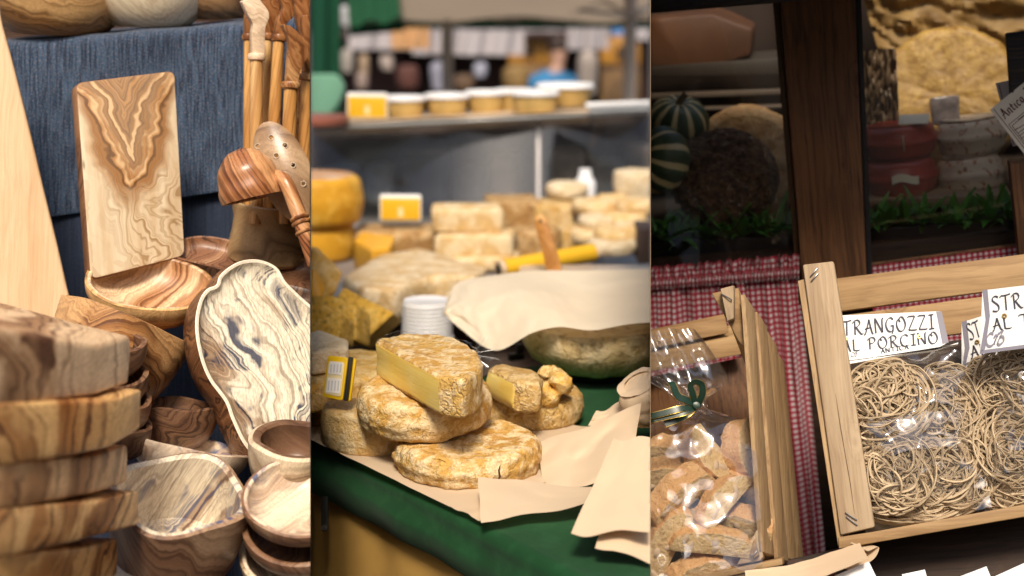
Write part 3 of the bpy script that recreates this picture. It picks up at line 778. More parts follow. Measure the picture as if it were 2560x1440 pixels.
def paste(name, c1, c2, c3, ht_=.055):
    """cut cheese: creamy middle, darker band under the rind, small eyes and knife drag"""
    t = NT(name); c = t.co()
    a = t.noise(c, 16, 3); f = t.noise(c, 160, 3); drag = t.noise(t.co(scale=(12, 12, 160)), 1.5, 3)
    z = t.n('SeparateXYZ', {0: c}, o=2)
    ed = t.math('ABSOLUTE', t.math('SUBTRACT', t.math('DIVIDE', z, ht_), .5))
    ed = t.math('ADD', ed, t.math('MULTIPLY', t.math('SUBTRACT', a, .5), .10))
    base = t.mix(t.ramp(a, [(.35, 0), (.65, 1)]), c1, c2)
    base = t.mix(t.ramp(ed, [(.36, 0), (.49, .85)]), base, c3)
    eye = t.vor(c, 95)
    base = t.mix(t.ramp(eye, [(.06, .6), (.13, 0)]), base, c3)
    h = t.math('ADD', t.math('MULTIPLY', t.ramp(eye, [(.05, 0), (.16, 1)]), .8), t.math('ADD', t.math('MULTIPLY', f, .3), t.math('MULTIPLY', drag, .6)))
    return t.done(t.bsdf(Base_Color=base, Roughness=.5, Specular_IOR_Level=.3, Subsurface_Weight=.15, Subsurface_Radius=(.01, .006, .002), Subsurface_Scale=1.0, Normal=t.bump(h, .5, .0015)))
K_paste = paste('pale_yellow_cheese_paste', (.96, .67, .15), (.95, .75, .27), (.80, .46, .06))
K_orange = plain('orange_cheese', (.80, .40, .03), .4, .08)
K_wheel = rind('yellow_waxed_rind', (.56, .28, .02), (.66, .36, .035), (.26, .13, .02), (.74, .46, .08), 10, .2, seed=11, spots=.35, rough_=.4, bump=.3)
K_wtop = rind('wheel_top_brownish', (.46, .22, .08), (.54, .29, .12), (.3, .14, .06), (.70, .55, .42), 9, .35, seed=12, spots=.3, rough_=.35)
M_yel = plain('yellow_plastic', (.80, .50, .01), .35, .05, bump=.03)
M_yel2 = plain('amber_sign_card', (.72, .42, .02), .4, .06, bump=.05)
M_white = plain('white_plastic', (.82, .83, .85), .35, .04, bump=.05)
M_black = plain('black_rubber', (.02, .02, .022), .5, .1)
def cloth_mat(name, c, sc=700, rough_=.9, sheen=.3):
    t = NT(name); v = t.co()
    a = t.noise(v, 5, 4); b = t.noise(v, sc, 2, .6); w = t.noise(v, 40, 4, .6)
    base = t.mix(t.ramp(a, [(.3, 0), (.7, 1)]), tuple(x * .72 for x in c), tuple(x * 1.15 for x in c))
    base = t.mix(t.math('MULTIPLY', t.ramp(w, [(.5, 0), (.75, 1)]), .3), base, tuple(x * 1.6 + .01 for x in c))
    return t.done(t.bsdf(Base_Color=base, Roughness=rough_, Specular_IOR_Level=.12, Sheen_Weight=sheen, Normal=t.bump(t.math('ADD', b, w), .35, .0012)))
C_green = cloth_mat('dark_green_tablecloth', (.009, .060, .019), sheen=.06)
def hess():
    t = NT('ochre_hessian_weave'); v = t.co()
    a = t.n('TexWave', {'Vector': v, 'Scale': 240, 'Distortion': 2.0, 'Detail': 1}, o=1, bands_direction='X')
    b = t.n('TexWave', {'Vector': v, 'Scale': 240, 'Distortion': 2.0, 'Detail': 1}, o=1, bands_direction='Z')
    w = t.math('MULTIPLY', a, b); n = t.noise(v, 7, 4)
    base = t.mix(w, (.52, .30, .075), (.80, .50, .16))
    base = t.mix(t.ramp(n, [(.35, .4), (.7, 0)]), base, (.42, .23, .06))
    return t.done(t.bsdf(Base_Color=base, Roughness=.95, Specular_IOR_Level=.1, Normal=t.bump(w, .5, .002)))
C_hess = hess()
def paper_mat(name, c, tr=.25):
    t = NT(name); v = t.co()
    n = t.noise(v, 60, 4); m = t.noise(v, 6, 3)
    base = t.mix(t.ramp(m, [(.3, 0), (.7, 1)]), tuple(x * .93 for x in c), c)
    p = t.bsdf(Base_Color=base, Roughness=.55, Specular_IOR_Level=.25, Normal=t.bump(n, .12, .001))
    tl = t.n('BsdfTranslucent', {'Color': base})
    return t.done(t.n('MixShader', {0: tr, 1: p, 2: tl}))
M_paper = paper_mat('buff_waxed_paper', (.76, .59, .41))
M_paperw = paper_mat('pale_cream_paper', (.74, .57, .39), .15)
def film_mat(name, ior=1.5, rough_=.04, tint=(1, 1, 1), gain=1.0, haze=.0):
    t = NT(name)
    # thin sheet: the same reflectance from either side
    cs = t.math('ABSOLUTE', t.n('VectorMath', {0: t.n('NewGeometry', o=1), 1: t.n('NewGeometry', o=4)}, o=1, operation='DOT_PRODUCT'))
    f0 = ((ior - 1) / (ior + 1)) ** 2 * 1.6
    fr = t.math('MULTIPLY_ADD', t.math('POWER', t.math('SUBTRACT', 1.0, cs, clamp=True), 5.0), 1 - f0, f0)
    g = t.n('BsdfGlossy', {'Color': (1, 1, 1), 'Roughness': rough_})
    tr = t.n('BsdfTransparent', {'Color': tint})
    s = t.n('MixShader', {0: t.math('MULTIPLY', fr, gain, clamp=True), 1: tr, 2: g})
    if haze: s = t.n('MixShader', {0: haze, 1: s, 2: t.n('BsdfDiffuse', {'Color': (.8, .82, .85)})})
    return t.done(s)
M_film = film_mat('clear_cling_film', 1.4, .16, (.985, .985, .985), .75, .012)
M_glass = film_mat('display_glass', 1.5, .01, (.90, .92, .92), .8, .008)

# --- table: green cloth, hessian skirt
A_, B_ = G(776, 1093, TZ), G(1420, 1440, TZ)
A_, B_ = A_ + (A_ - B_) * .25, B_ + (B_ - A_) * .25
ED = (B_ - A_); EN = Vector((-ED.y, ED.x, 0)).normalized()          # points away from the front
if EN.y < 0: EN = -EN
def table_cloth(u, v):
    e = A_ + ED * u
    w = .0016 * sin(u * 17) + .001 * sin(u * 41 + 2)
    if v < .55:
        s = 1 - v / .55
        p = e + EN * (.018 + 2.4 * s * s)
        return p + Vector((0, 0, .0022 * fb(p, 9) * min(1, s * 8)))
    a = min(1, (v - .55) / .12)
    s = max(0, (v - .67) / .33)
    p = e + EN * (.018 * (1 - sin(a * pi / 2))) + Vector((0, 0, -.018 * (1 - cos(a * pi / 2))))
    hem = .078 + .008 * sin(u * 9)
    return p - EN * ((w * 2 + .010 * sin(pi * min(1, s * 1.15))) * min(1, s * 3)) - Vector((0, 0, hem * s)) + EN * (.02 * max(0, s - .85) / .15)
one('green_tablecloth', 'dark green cloth over the cheese table with its hem hanging at the front', 'tablecloth', sheet(table_cloth, 110, 90, .003), C_green)
ct = thing('cheese_table', 'table under the green cloth with an ochre hessian skirt', 'table', T(*(A_ - Vector((0, 0, TZ)))))
def skirt(u, v):
    p = A_ + ED * u + EN * (.012 + .004 * sin(u * 40)) - Vector((0, 0, .05 + (TZ - .06) * v))
    return p - (A_ - Vector((0, 0, TZ)))
mk('hessian_skirt', sheet(skirt, 60, 8, .003), C_hess, ct)
tt = [A_ + EN * .03, B_ + EN * .03, B_ + EN * 2.4, A_ + EN * 2.4]
mk('table_top', ([p + Vector((0, 0, z)) - (A_ - Vector((0, 0, TZ))) for z in (-.04, -.012) for p in tt], [(3, 2, 1, 0), (4, 5, 6, 7), (0, 1, 5, 4), (1, 2, 6, 5), (2, 3, 7, 6), (3, 0, 4, 7)]), M_darkwood, ct)
cl = thing('metal_clip', 'dark metal clip hanging on the hessian skirt under the green hem', 'clip', FF(812, 1290, 2.20, yaw=-30))
mk('clip_strap', prism(round_poly([(-.0055, -.024), (.0055, -.024), (.006, .03), (-.006, .03)], .004), -.002, .002, .0008), plain('worn_dark_steel', (.07, .07, .065), .4, metal=.7), cl)
mk('clip_end', xf(lathe([(0, .003), (.004, .003), (.0045, 0), (.004, -.003), (0, -.003)], 12), T(0, -.018, .002)), plain('steel_rivet', (.3, .3, .28), .35, metal=.9), cl)

# grey table behind
gt = G(1200, 620, TZ - .02)
one('rear_counter', 'grey-brown counter top behind, crowded with cheeses', 'counter', box(3.2, 1.35, .03, bev=.003), plain('grey_counter_board', (.27, .24, .23), .4), T(0.1, 4.05, TZ - .036))
mk('counter_leg', box(3.0, 1.1, .97, (0, 0, -.505)), M_darkwood, bpy.data.objects['rear_counter'])

def lev(name, lb, cat, pix, ztop, h, mat, bev=.006, group=None, amp=.003, asc=22, seed=0, top=None, cut=0, seg=3, extra=0):
    """level slab from the pixels of its top outline"""
    w = [G(x, y, ztop) for x, y in pix]; c = sum(w, Vector()) / len(w)
    poly = [((p - c).x, (p - c).y) for p in w]
    vf = prism(poly, 0, h, bev, seg, 40)
    if amp:
        vf = subdiv(vf, 2 + cut)
        vf = rough(vf, amp, asc, seed)
    return one(name, lb, cat, vf, mat, T(c.x, c.y, ztop - h), group)

def wheel(Rm, H, bulge=.06, rnd=.012, n=84, amp=.003, s=26, seed=0, dish_=.002):
    pr = [(0, 0)] + [(Rm * k / 5, 0) for k in range(1, 5)] + [(Rm - rnd, 0)]
    for k in range(1, 6):
        a = pi / 2 * k / 5; pr.append((Rm - rnd + rnd * sin(a) * .9, rnd - rnd * cos(a)))
    for k in range(1, 8):
        s_ = k / 8; pr.append((Rm - rnd * .1 + Rm * bulge * sin(pi * s_) * .5, rnd + (H - 2 * rnd) * s_))
    for k in range(0, 6):
        a = pi / 2 * k / 5; pr.append((Rm - rnd + rnd * cos(a) * .9, H - rnd + rnd * sin(a)))
    pr += [(Rm * k / 10, H - dish_ * (1 - k / 10)) for k in range(8, 0, -1)] + [(0, H - dish_)]
    return rough(rough(lathe(pr, n), amp, s, seed), amp * .35, s * 4, seed + 5)
GR = 'round cheeses heaped on the front paper'
def level_wheel(lb, px, pyb, Rpx, H, mat, seed, z=TZ + .004, **k):
    p = G(px, pyb, z); d = (p - CAM).dot(FWD); Rm = mm(Rpx, d)
    return one('tomme_cheese', lb, 'cheese', wheel(Rm, H, seed=seed, **k), mat, WZ(p, seed * 50), GR)
level_wheel('sandy smooth-sided round cheese at the table edge, lowest on the left', 942, 1106, 137, .066, K_pale, 1, amp=.0022)
level_wheel('brown mottled round cheese at the back right of the heap', 1328, 1047, 128, .05, K_brown, 3, amp=.003)
# front wheel with the torn rind
p = G(1170, 1172, TZ + .004); d = (p - CAM).dot(FWD); Rm = mm(184, d)
fw = thing('tomme_cheese', 'round cheese with torn wrinkled rind and a crack, foremost of the heap', 'cheese', WZ(p, 20), GR)
vf = wheel(Rm, .046, seed=4, amp=.0055, s=20, n=120, rnd=.015)
mk('rind', vf, K_bloom, fw)
fi = fw.matrix_world.inverted()
K_torn = plain('bare_ochre_cheese_under_torn_rind', (.55, .33, .09), .6, .2, 40, .4, 90, .002)
for (x0, y0, w, h, an) in ((1098, 1165, 30, 20, 20), (1120, 1190, 14, 26, 5)):
    q = fi @ P(x0, y0, d - mm(184, d) * .86)
    loc = Matrix.Translation(q)
    bl = rough(lathe([(0, 0)] + [(mm(w, d) * sin(a * pi / 16), .007 * (1 - cos(a * pi / 8))) for a in range(1, 15)] + [(0, .014)], 20), .003, 60, w)
    dirv = Vector((q.x, q.y, 0)).normalized()
    mk('rind_flap', xf(bl, T(*(q - dirv * .010)) @ dirv.to_track_quat('Z', 'Y').to_matrix().to_4x4() @ Matrix.Diagonal((1, h / w, 1, 1))), K_torn if w > 20 else K_bloom, fw)
q0 = [fi @ P(1243, yy, d - mm(184, d) * .9) for yy in (1158, 1172, 1188, 1203)]
q0 = [Vector((q.x, q.y, 0)).normalized() * (Rm * 1.028 - (.002 if i in (0, 3) else 0)) + Vector((0.0012 * (-1) ** i, 0, q.z)) for i, q in enumerate(q0)]
mk('crack', tube(q0, [.0004, .0014, .0016, .0005], 6), plain('dark_crack', (.07, .035, .015), .9), fw)
# tilted wheel on top
Mw = AX(1064, 1052, 2.125, e=21, roll=-3)
one('tomme_cheese', 'white-bloomed round cheese lying tilted across the two below it', 'cheese', wheel(mm(167, 2.125), .056, seed=2, amp=.0035, rnd=.016, n=110), K_bloom, Mw, GR)
# half cheese wrapped in film
zt, zb = 1.210, 1.152
tp = [(937, 850), (985, 838), (1060, 833), (1128, 843), (1180, 865), (1204, 897), (1196, 925), (1160, 948), (1096, 938)]
w = [G(x, y, zt) for x, y in tp]; c = sum(w, Vector()) / len(w)
poly = [((q - c).x, (q - c).y) for q in w]
sp = smooth_poly([Vector((*q, 0)) for q in poly[:-1]], 4, False); poly2 = [(v.x, v.y) for v in sp] + [poly[-1]]
hc = thing('half_cheese', 'half round cheese in cling film with its yellow cut face, topmost of the heap', 'cheese', T(c.x, c.y, zb))
def split_cut(vf, out, amp, sc_, seed):
    """take the flat faces that look towards out as the cut face, then roughen both alike"""
    V, Fc = vf; cut, rest = [], []; cen = sum(V, Vector()) / len(V)
    for f in Fc:
        n = Vector()
        for q in range(1, len(f) - 1): n += (V[f[q]] - V[f[0]]).cross(V[f[q + 1]] - V[f[0]])
        mid = sum((V[q] for q in f), Vector()) / len(f) - cen
        (cut if n.length > 0 and abs(n.normalized().dot(out)) > .93 and mid.dot(out) > -.02 else rest).append(f)
    V = rough((V, Fc), amp, sc_, seed)[0]; V = rough((V, Fc), amp * .35, sc_ * 4, seed + 3)[0]
    def take(fs):
        ids = sorted({q for f in fs for q in f}); mp = {a: b for b, a in enumerate(ids)}
        return [V[q] for q in ids], [tuple(mp[q] for q in f) for f in fs]
    return take(cut), take(rest)
ht = zt - zb
a, b = Vector((*poly[0], 0)), Vector((*poly[-1], 0)); ab = b - a; out = Vector((ab.y, -ab.x, 0)).normalized()
if out.y > 0: out = -out
cutf, restf = split_cut(subdiv(prism(poly2, 0, ht, .0105, 5, 40), 3), out, .0028, 30, 5)
mk('rind', restf, K_bloom, hc); mk('cut_face', cutf, K_paste, hc)
fvf = rough(subdiv(prism([(x * 1.03 + .001, y * 1.03 + .001) for x, y in poly2], .002, ht + .0035, .008, 3, 40), 2), .0045, 70, 9)
def faces_out(f, V):
    n = (V[f[1]] - V[f[0]]).cross(V[f[2]] - V[f[0]]); return abs(n.normalized().dot(out)) > .45 or n.normalized().z < -.5
fvf = (fvf[0], [f for f in fvf[1] if not faces_out(f, fvf[0])])
mk('cling_film', fvf, M_film, hc, fix=False)
tf = Vector((*poly[4], ht * .75))
def tuft(u, v):
    a = lerp(-1.2, 1.3, u); r_ = .004 + .034 * v
    return tf + Vector((r_ * cos(a) * (1 + .25 * sin(u * 21)), .010 + r_ * .35 * sin(a), r_ * sin(a) * .7 + .006 * sin(u * 26) * v))
mk('film_tuft', sheet(tuft, 40, 10), M_film, hc, fix=False)
# piece on the back right wheel
p = G(1328, 1047, TZ + .004); z5 = TZ + .054
pc = thing('cheese_piece', 'cut piece of cheese with a pale yellow face on the back right wheel', 'cheese', T(p.x, p.y, z5))
tp = [(1214, 917), (1262, 905), (1335, 920), (1356, 940), (1352, 958), (1284, 954)]
w = [G(x, y, z5 + .05) - Vector((p.x, p.y, 0)) for x, y in tp]
poly = [(q.x, q.y) for q in w]
a, b = Vector((*poly[0], 0)), Vector((*poly[-1], 0)); ab = b - a; out2 = Vector((ab.y, -ab.x, 0)).normalized()
if out2.y > 0: out2 = -out2
cen = sum((Vector((*q, 0)) for q in poly), Vector()) / len(poly)
vf = subdiv(prism(poly, 0, .05, .008, 4, 40), 3)
cutf, restf = split_cut(([v - cen for v in vf[0]], vf[1]), out2, .0035, 34, 6)
mk('rind', ([v + cen for v in restf[0]], restf[1]), K_brown, pc); mk('cut_face', ([v + cen for v in cutf[0]], cutf[1]), K_paste, pc)
cp = smooth_poly([P(*q) - Vector((p.x, p.y, z5)) for q in ((1352, 990, 2.26), (1388, 986, 2.25), (1404, 968, 2.25), (1400, 945, 2.27), (1375, 945, 2.3))], 6, False)
one('rind_curl', 'curled strip of torn golden rind beside the cut piece', 'cheese', rough(tube(cp, [.0145 + .004 * sin(i * .6) for i in range(len(cp))], 24, 1.25), .009, 45, 8), K_gold, T(p.x, p.y, z5))
# left cheeses behind the sign
lev('square_cheese', 'broad wrinkled golden cheese behind the yellow price tag', 'cheese', [(690, 930), (800, 885), (900, 868), (955, 872), (962, 905), (945, 940), (860, 952), (740, 968)], TZ + .098, .046, K_gold, .008, 'cheeses stacked behind the price tag', .004, 18, 3, cut=1)
lev('square_cheese', 'golden cheese at the bottom of the stack behind the price tag', 'cheese', [(690, 960), (800, 925), (860, 930), (850, 975), (802, 1000), (700, 1010)], TZ + .05, .046, K_gold, .008, 'cheeses stacked behind the price tag', .004, 20, 4, cut=1)
lev('square_cheese', 'pale square cheese on top of the stack behind the price tag', 'cheese', [(700, 850), (800, 822), (868, 846), (872, 868), (790, 880), (700, 884)], TZ + .138, .038, K_white, .007, 'cheeses stacked behind the price tag', .003, 26, 5, cut=1)
# price tag
Mg = FF(842, 945, 2.13, yaw=-22, lean=4, roll=-8)
tg = thing('price_tag', 'yellow plastic price tag with pale digit cards, leaning on the left cheeses', 'price tag', Mg)
def quadp(M, pts, r): return round_poly(inplane(M, pts), r)
mk('tag_frame', prism(quadp(Mg, [(820, 888), (870, 894), (856, 1002), (805, 991)], .005), -.006, 0, .001), M_yel, tg)
mk('tag_edge', prism(quadp(Mg, [(870, 891), (877, 892), (864, 1001), (857, 1002)], .002), -.012, -.002, .001), M_black, tg)
mk('tag_back', prism(quadp(Mg, [(872, 893), (882, 896), (868, 1000), (860, 1003)], .002), -.017, -.0125, .001), M_yel, tg)
mk('tag_window', prism(quadp(Mg, [(823, 902), (862, 906), (852, 992), (811, 984)], .004), 0, .001, .0003), plain('pale_yellow_translucent_cover', (.88, .74, .42), .25, .05, bump=.02), tg)
for k, (y0, y1) in enumerate(((903, 934), (944, 980))):
    dc = mk('digit_card', prism(quadp(Mg, [(826 - k * 5, y0), (858 - k * 4, y0 + 4), (853 - k * 4, y1 + 4), (821 - k * 5, y1)], .001), .001, .0018), plain('digit_card_white_%d' % k, (.88, .85, .80), .4, bump=.02), tg)
    for j in range(4):
        x = 828 - k * 6 + j * 8
        mk('digit_mark', prism(inplane(Mg, [(x, y0 + 8), (x + 4, y0 + 8), (x + 2, y1 - 3), (x - 2, y1 - 3)]), .0018, .0022), MATS.get('faded_grey_ink') or plain('faded_grey_ink', (.62, .62, .64), .6), dc)
# paper under the cheeses
pf = [(A_ + ED * u + EN * .012).xy for u in (.12, .25, .4, .52, .6)]
def paper_fn(u, v):
    f0 = G(lerp(700, 1205, u), lerp(1065, 1312, u), TZ + .004)
    f1 = G(lerp(860, 1560, u), lerp(960, 1090, u), TZ + .004)
    p = f0.lerp(f1, v)
    lift = max(0, u - .72) / .28
    return p + Vector((0, 0, .003 + .010 * lift * lift * abs(fb(p, 22, 3, 3)) + .001 * fb(p, 14)))
one('cheese_paper', 'sheet of buff paper spread under the heap of cheeses', 'paper', sheet(paper_fn, 60, 40), M_paper, fix=False)
def crumple(fn, amp, s, seed, k=1.0):
    def g(u, v):
        u2 = u + .018 * noise.noise(Vector((v * 3, seed, 1))) ; v2 = v + .022 * noise.noise(Vector((u * 3, seed, 4)))
        p = Vector(fn(u2, v2)) + UP * (.004 * sin(pi * u) * sin(u * 5 + seed) + .008 * max(0, abs(2 * u - 1) - .7) * (1 if seed % 2 else .3)); q = Vector((u * k, v, seed))
        return p - FWD * (amp * (.45 * noise.voronoi(q * s * 2.2)[0][0] + abs(noise.noise(q * s)) * 1.2 + .5 * abs(noise.noise(q * s * 2.1 + Vector((3, 1, 2)))) - .5))
    return g
def quad_fn(pts):
    """pts: four (px, py, d) corners: top-left, top-right, bottom-right, bottom-left"""
    q = [P(*p) for p in pts]
    return lambda u, v: q[0].lerp(q[1], u).lerp(q[3].lerp(q[2], u), v)
one('folded_paper', 'flap of buff paper turned up in front of the foremost cheese', 'paper', sheet(crumple(quad_fn([(1195, 1197, 1.93), (1545, 1216, 1.93), (1500, 1248, 1.86), (1203, 1312, 1.83)]), .008, 1.5, 1), 40, 16), M_paper, fix=False)
one('folded_paper', 'crumpled sheet of buff paper standing up right of the foremost cheese', 'paper', sheet(crumple(quad_fn([(1345, 1108, 2.10), (1603, 1008, 2.08), (1580, 1165, 1.98), (1360, 1240, 1.99)]), .022, 1.3, 2), 40, 30), M_paper, fix=False)
one('folded_paper', 'small crease of buff paper standing near the wrapped cheese', 'paper', sheet(crumple(quad_fn([(1490, 1030, 2.2), (1555, 1003, 2.2), (1572, 1045, 2.16), (1470, 1068, 2.16)]), .012, 1.5, 3), 20, 14), M_paper, fix=False)
for i, (pts, lb) in enumerate((([(1535, 1100, 1.93), (1660, 1096, 1.95), (1660, 1330, 1.72), (1428, 1338, 1.72)], 'top sheet of the pale wrapping papers at the table corner'),
                               ([(1545, 1150, 1.91), (1660, 1150, 1.93), (1660, 1412, 1.71), (1488, 1372, 1.715)], 'lower sheet of the pale wrapping papers at the table corner'))):
    one('wrapping_paper', lb, 'paper', sheet(crumple(quad_fn(pts), .006, 2, 5 + i), 24, 24, .0006), M_paperw, None, 'wrapping papers at the table corner')
Mr = AX(1640, 1030, 2.16, e=30, roll=-30)
one('wrapped_cheese', 'small round cheese wrapped in cream paper at the stall divider', 'cheese', rough(wheel(mm(72, 2.16), .06, amp=.003, n=48, rnd=.02), .003, 30, 3), M_paperw, Mr)
# big cream cheese in its bowl shape, and the paper over it
p = G(1490, 936, TZ + .006); d = (p - CAM).dot(FWD)
pl = one('black_plate', 'low round black plate under the big pitted cheese', 'plate', lathe([(0, 0), (mm(80, d), 0), (mm(98, d), .008), (mm(96, d), .010), (mm(76, d), .006), (0, .006)], 48), M_black, WZ(p))
r0 = mm(192, d)
bw = rough(lathe([(0, .011), (mm(84, d), .011), (mm(122, d), .017), (mm(160, d), .036), (mm(184, d), .064), (r0 * 1.0, .098), (r0 * .985, .102), (r0 * .9, .102), (r0 * .5, .100), (0, .100)], 72), .003, 20, 9)
one('bowl_cheese', 'big cream cheese with pits and a rounded bottom under the paper', 'cheese', subdiv(bw, 1), K_cream, WZ(p))
topc = smooth_poly([Vector(q) for q in ((1108, 792, 2.72), (1120, 745, 2.8), (1150, 704, 2.88), (1240, 688, 2.93), (1335, 677, 2.95), (1480, 676, 2.92), (1720, 668, 2.9))], 8, False)
botc = smooth_poly([Vector(q) for q in ((1108, 796, 2.71), (1150, 835, 2.64), (1238, 892, 2.52), (1330, 848, 2.48), (1400, 834, 2.46), (1480, 842, 2.44), (1580, 826, 2.44), (1720, 818, 2.44))], 8, False)
def curve(cv, u):
    f = u * (len(cv) - 1); i = min(int(f), len(cv) - 2); return cv[i].lerp(cv[i + 1], f - i)
def cover(u, v):
    a, b = curve(topc, u), curve(botc, u)
    q = a.lerp(b, v); pp = P(q.x, q.y, q.z)
    return pp - FWD * (.020 * noise.voronoi(Vector((u * 7 + v * 2, v * 3.5, 2)))[0][0] + .007 * noise.voronoi(Vector((u * 19, v * 9 + u * 4, 5)))[0][0]) + Vector((0, 0, .012 * v + .026 * sin(pi * v) * sin(pi * min(1, u * 1.3)))) - FWD * (.010 * abs(noise.noise(Vector((u * 7 + v * 2, v * 3 - u * 2, 1)))) + .004 * abs(noise.noise(Vector((u * 17, v * 9, 4)))))
one('cover_paper', 'large loose sheet of buff paper lying over the big cream cheese', 'paper', sheet(cover, 110, 56), paper_mat('lightened_cover_paper', (.90, .78, .60), .2), fix=False)  # same buff paper, lightened in colour because its tilt catches less light
k_ = G(1290, 900, TZ + .004)
one('dark_clip', 'small black plastic peg on the green cloth behind the cheeses', 'peg', bevelled(join(box(.03, .016, .014, (0, 0, .007)), box(.012, .012, .022, (.008, 0, .02))), .002), M_black, WZ(k_, 30))
# stacked plastic lids
p = G(1068, 842, TZ); d = (p - CAM).dot(FWD)
tl = thing('lid_stack', 'ribbed translucent white plastic tub turned over on the counter', 'tub', WZ(p))
rb_ = mm(64, d); pr = [(0, 0), (rb_ * 1.05, 0)]
for k in range(9): pr += [(rb_ * (1 - .004 * k), .004 + k * .008), (rb_ * (.97 - .004 * k), .008 + k * .008)]
pr += [(rb_ * .9, .078), (rb_ * .85, .076), (0, .076)]
mk('tub_body', lathe(pr, 72, lambda t, r, z: (1 + .008 * (1 if int(t * 72 / 2 / pi) % 2 else 0), 0)), plain('milky_plastic', (.80, .81, .84), .3, .05, Transmission_Weight=.15), tl)
# big wrapped wedge
lev('wrapped_wedge', 'big wedge of dull rind cheese in film with a white ridge, mid counter', 'cheese', [(858, 688), (950, 634), (1050, 618), (1130, 640), (1218, 668), (1190, 690), (1080, 690), (985, 722), (905, 718)], TZ + .078, .075, K_grey, .014, None, .006, 9, 2, cut=1)
# blue veined wedges
for i, (pts, dd, th, yaw, lb, mat) in enumerate((
    ([(858, 717), (985, 783), (905, 858), (800, 800)], 2.80, .07, -14, 'triangular yellow cheese wedge with dark veins, point to the right', K_blue),
    ([(770, 742), (830, 736), (890, 765), (890, 852), (770, 842)], 2.70, .07, -24, 'upright slab of veined yellow cheese in front of the triangular wedge', K_blue),
    ([(740, 768), (800, 758), (850, 785), (848, 850), (740, 842)], 2.62, .07, -24, 'low block of veined yellow cheese nearest the divider', K_blue),
    ([(740, 625), (790, 615), (858, 680), (838, 735), (740, 760)], 2.95, .09, 10, 'smooth orange-brown cheese wedge under the yellow wheels', K_gold),
    ([(740, 690), (790, 670), (812, 720), (790, 780), (740, 780)], 2.86, .06, 15, 'bright orange cheese piece by the divider', K_orange))):
    Mz = FF(pts[1][0], pts[1][1] + 40, dd, yaw=yaw, lean=12)
    one('cheese_wedge', lb, 'cheese', rough(subdiv(prism(inplane(Mz, pts), -th, 0, .004, 2, 40), 2), .003, 20, i), mat, Mz, 'cut wedges by the left divider')
# yellow wheels
p = G(778, 645, TZ - .02); d = (p - CAM).dot(FWD)
one('waxed_cheese', 'lower yellow waxed cheese wheel of the pair by the divider', 'cheese', wheel(mm(112, d), .098, .05, .02, amp=.001, seed=3), K_wheel, WZ(p), 'pair of yellow cheese wheels')
yw = thing('waxed_cheese', 'upper, broader yellow waxed cheese wheel with a brownish top', 'cheese', WZ(p + Vector((0, 0, .099))), 'pair of yellow cheese wheels')
mk('waxed_side', wheel(mm(132, d), .135, .08, .03, amp=.001, seed=4), K_wheel, yw)
mk('waxed_top', xf(lathe([(0, .0), (mm(60, d), .001), (mm(108, d), .0), (mm(110, d), -.004)], 60), T(0, 0, .1365)), K_wtop, yw)
# rear counter cheeses
def at_depth(px, py, d): return P(px, py, d)
def blk(lb, x0, x1, y0, y1, d, dep, mat, yaw=0, bev=.012, amp=.004, name='cheese_block', group='cheeses heaped on the rear counter', cat='cheese', seed=0):
    """upright block: pixel extent of its front, depth d, thickness dep"""
    c = P((x0 + x1) / 2, y1, d + dep / 2); w_ = mm(x1 - x0, d); h_ = mm(y1 - y0, d) * .93
    vf = box(w_, dep, h_, (0, 0, h_ / 2), bev, 3)
    if amp: vf = rough(subdiv(vf, 2), amp, 14, seed)
    return one(name, lb, cat, vf, mat, WZ(c, yaw), group)
lev('wax_wedge', 'bright orange-yellow wedge standing beside the yellow wheels', 'cheese', [(884, 600), (905, 578), (988, 590), (975, 618), (930, 626)], TZ + .07, .075, K_orange, .006, None, .001)
blk('brown crusted half cheese under the small amber sign', 885, 1110, 562, 625, 3.95, .2, K_dark, 4, .02, seed=2)
blk('cream cheese bar at the bottom of the bar pile', 1130, 1300, 632, 668, 3.75, .14, K_bar, -3, seed=5)
blk('long cream cheese bar, second of the bar pile', 1092, 1288, 572, 640, 3.78, .15, K_bar, -4, seed=3)
blk('cream cheese bar with a white top, uppermost of the bar pile', 1078, 1258, 508, 574, 3.82, .14, K_bar, 3, seed=4)
blk('dark crusty cheese block under the brown one', 1285, 1400, 560, 650, 3.98, .16, K_dark, 5, seed=7)
blk('brown crusty cheese block with pale streaks, behind the spatula', 1215, 1350, 486, 568, 4.1, .18, K_dark, 8, seed=6)
blk('brown crusty cheese block right of the streaked one', 1340, 1442, 496, 565, 4.06, .18, K_brown, -6, seed=8)
blk('tan cheese block between the spatula and the pale rounds', 1395, 1460, 560, 622, 3.9, .12, K_brown, 6, seed=9)
blk('dark brown box at the right end of the counter', 1588, 1680, 552, 648, 3.7, .15, plain('dark_brown_box', (.05, .03, .025), .6), 0, .004, 0, 'dark_box', None, 'box')
RD = [(1418, 500, 54, 36, 4.2), (1492, 540, 64, 34, 4.05), (1530, 528, 40, 34, 4.15), (1590, 500, 58, 66, 4.2), (1600, 540, 62, 34, 4.0), (1560, 572, 58, 34, 3.95), (1500, 578, 56, 34, 3.95), (1590, 598, 60, 34, 3.85), (1545, 612, 62, 36, 3.82), (1530, 640, 62, 36, 3.78), (1470, 612, 45, 32, 3.9)]
RL = ['pale round goat cheese lying on the brown blocks', 'pale round cheese left of the tall round one', 'small pale round cheese in the gap of the right pile', 'tall pale round cheese crowning the right pile',
      'pale round cheese under the tall one', 'pale round cheese in the middle of the right pile', 'pale round cheese at the left side of the pile', 'pale round cheese next to the dark box',
      'pale round cheese in the lower middle of the pile', 'lowest pale round cheese, in front of the pile', 'small tan round cheese at the foot of the pile']
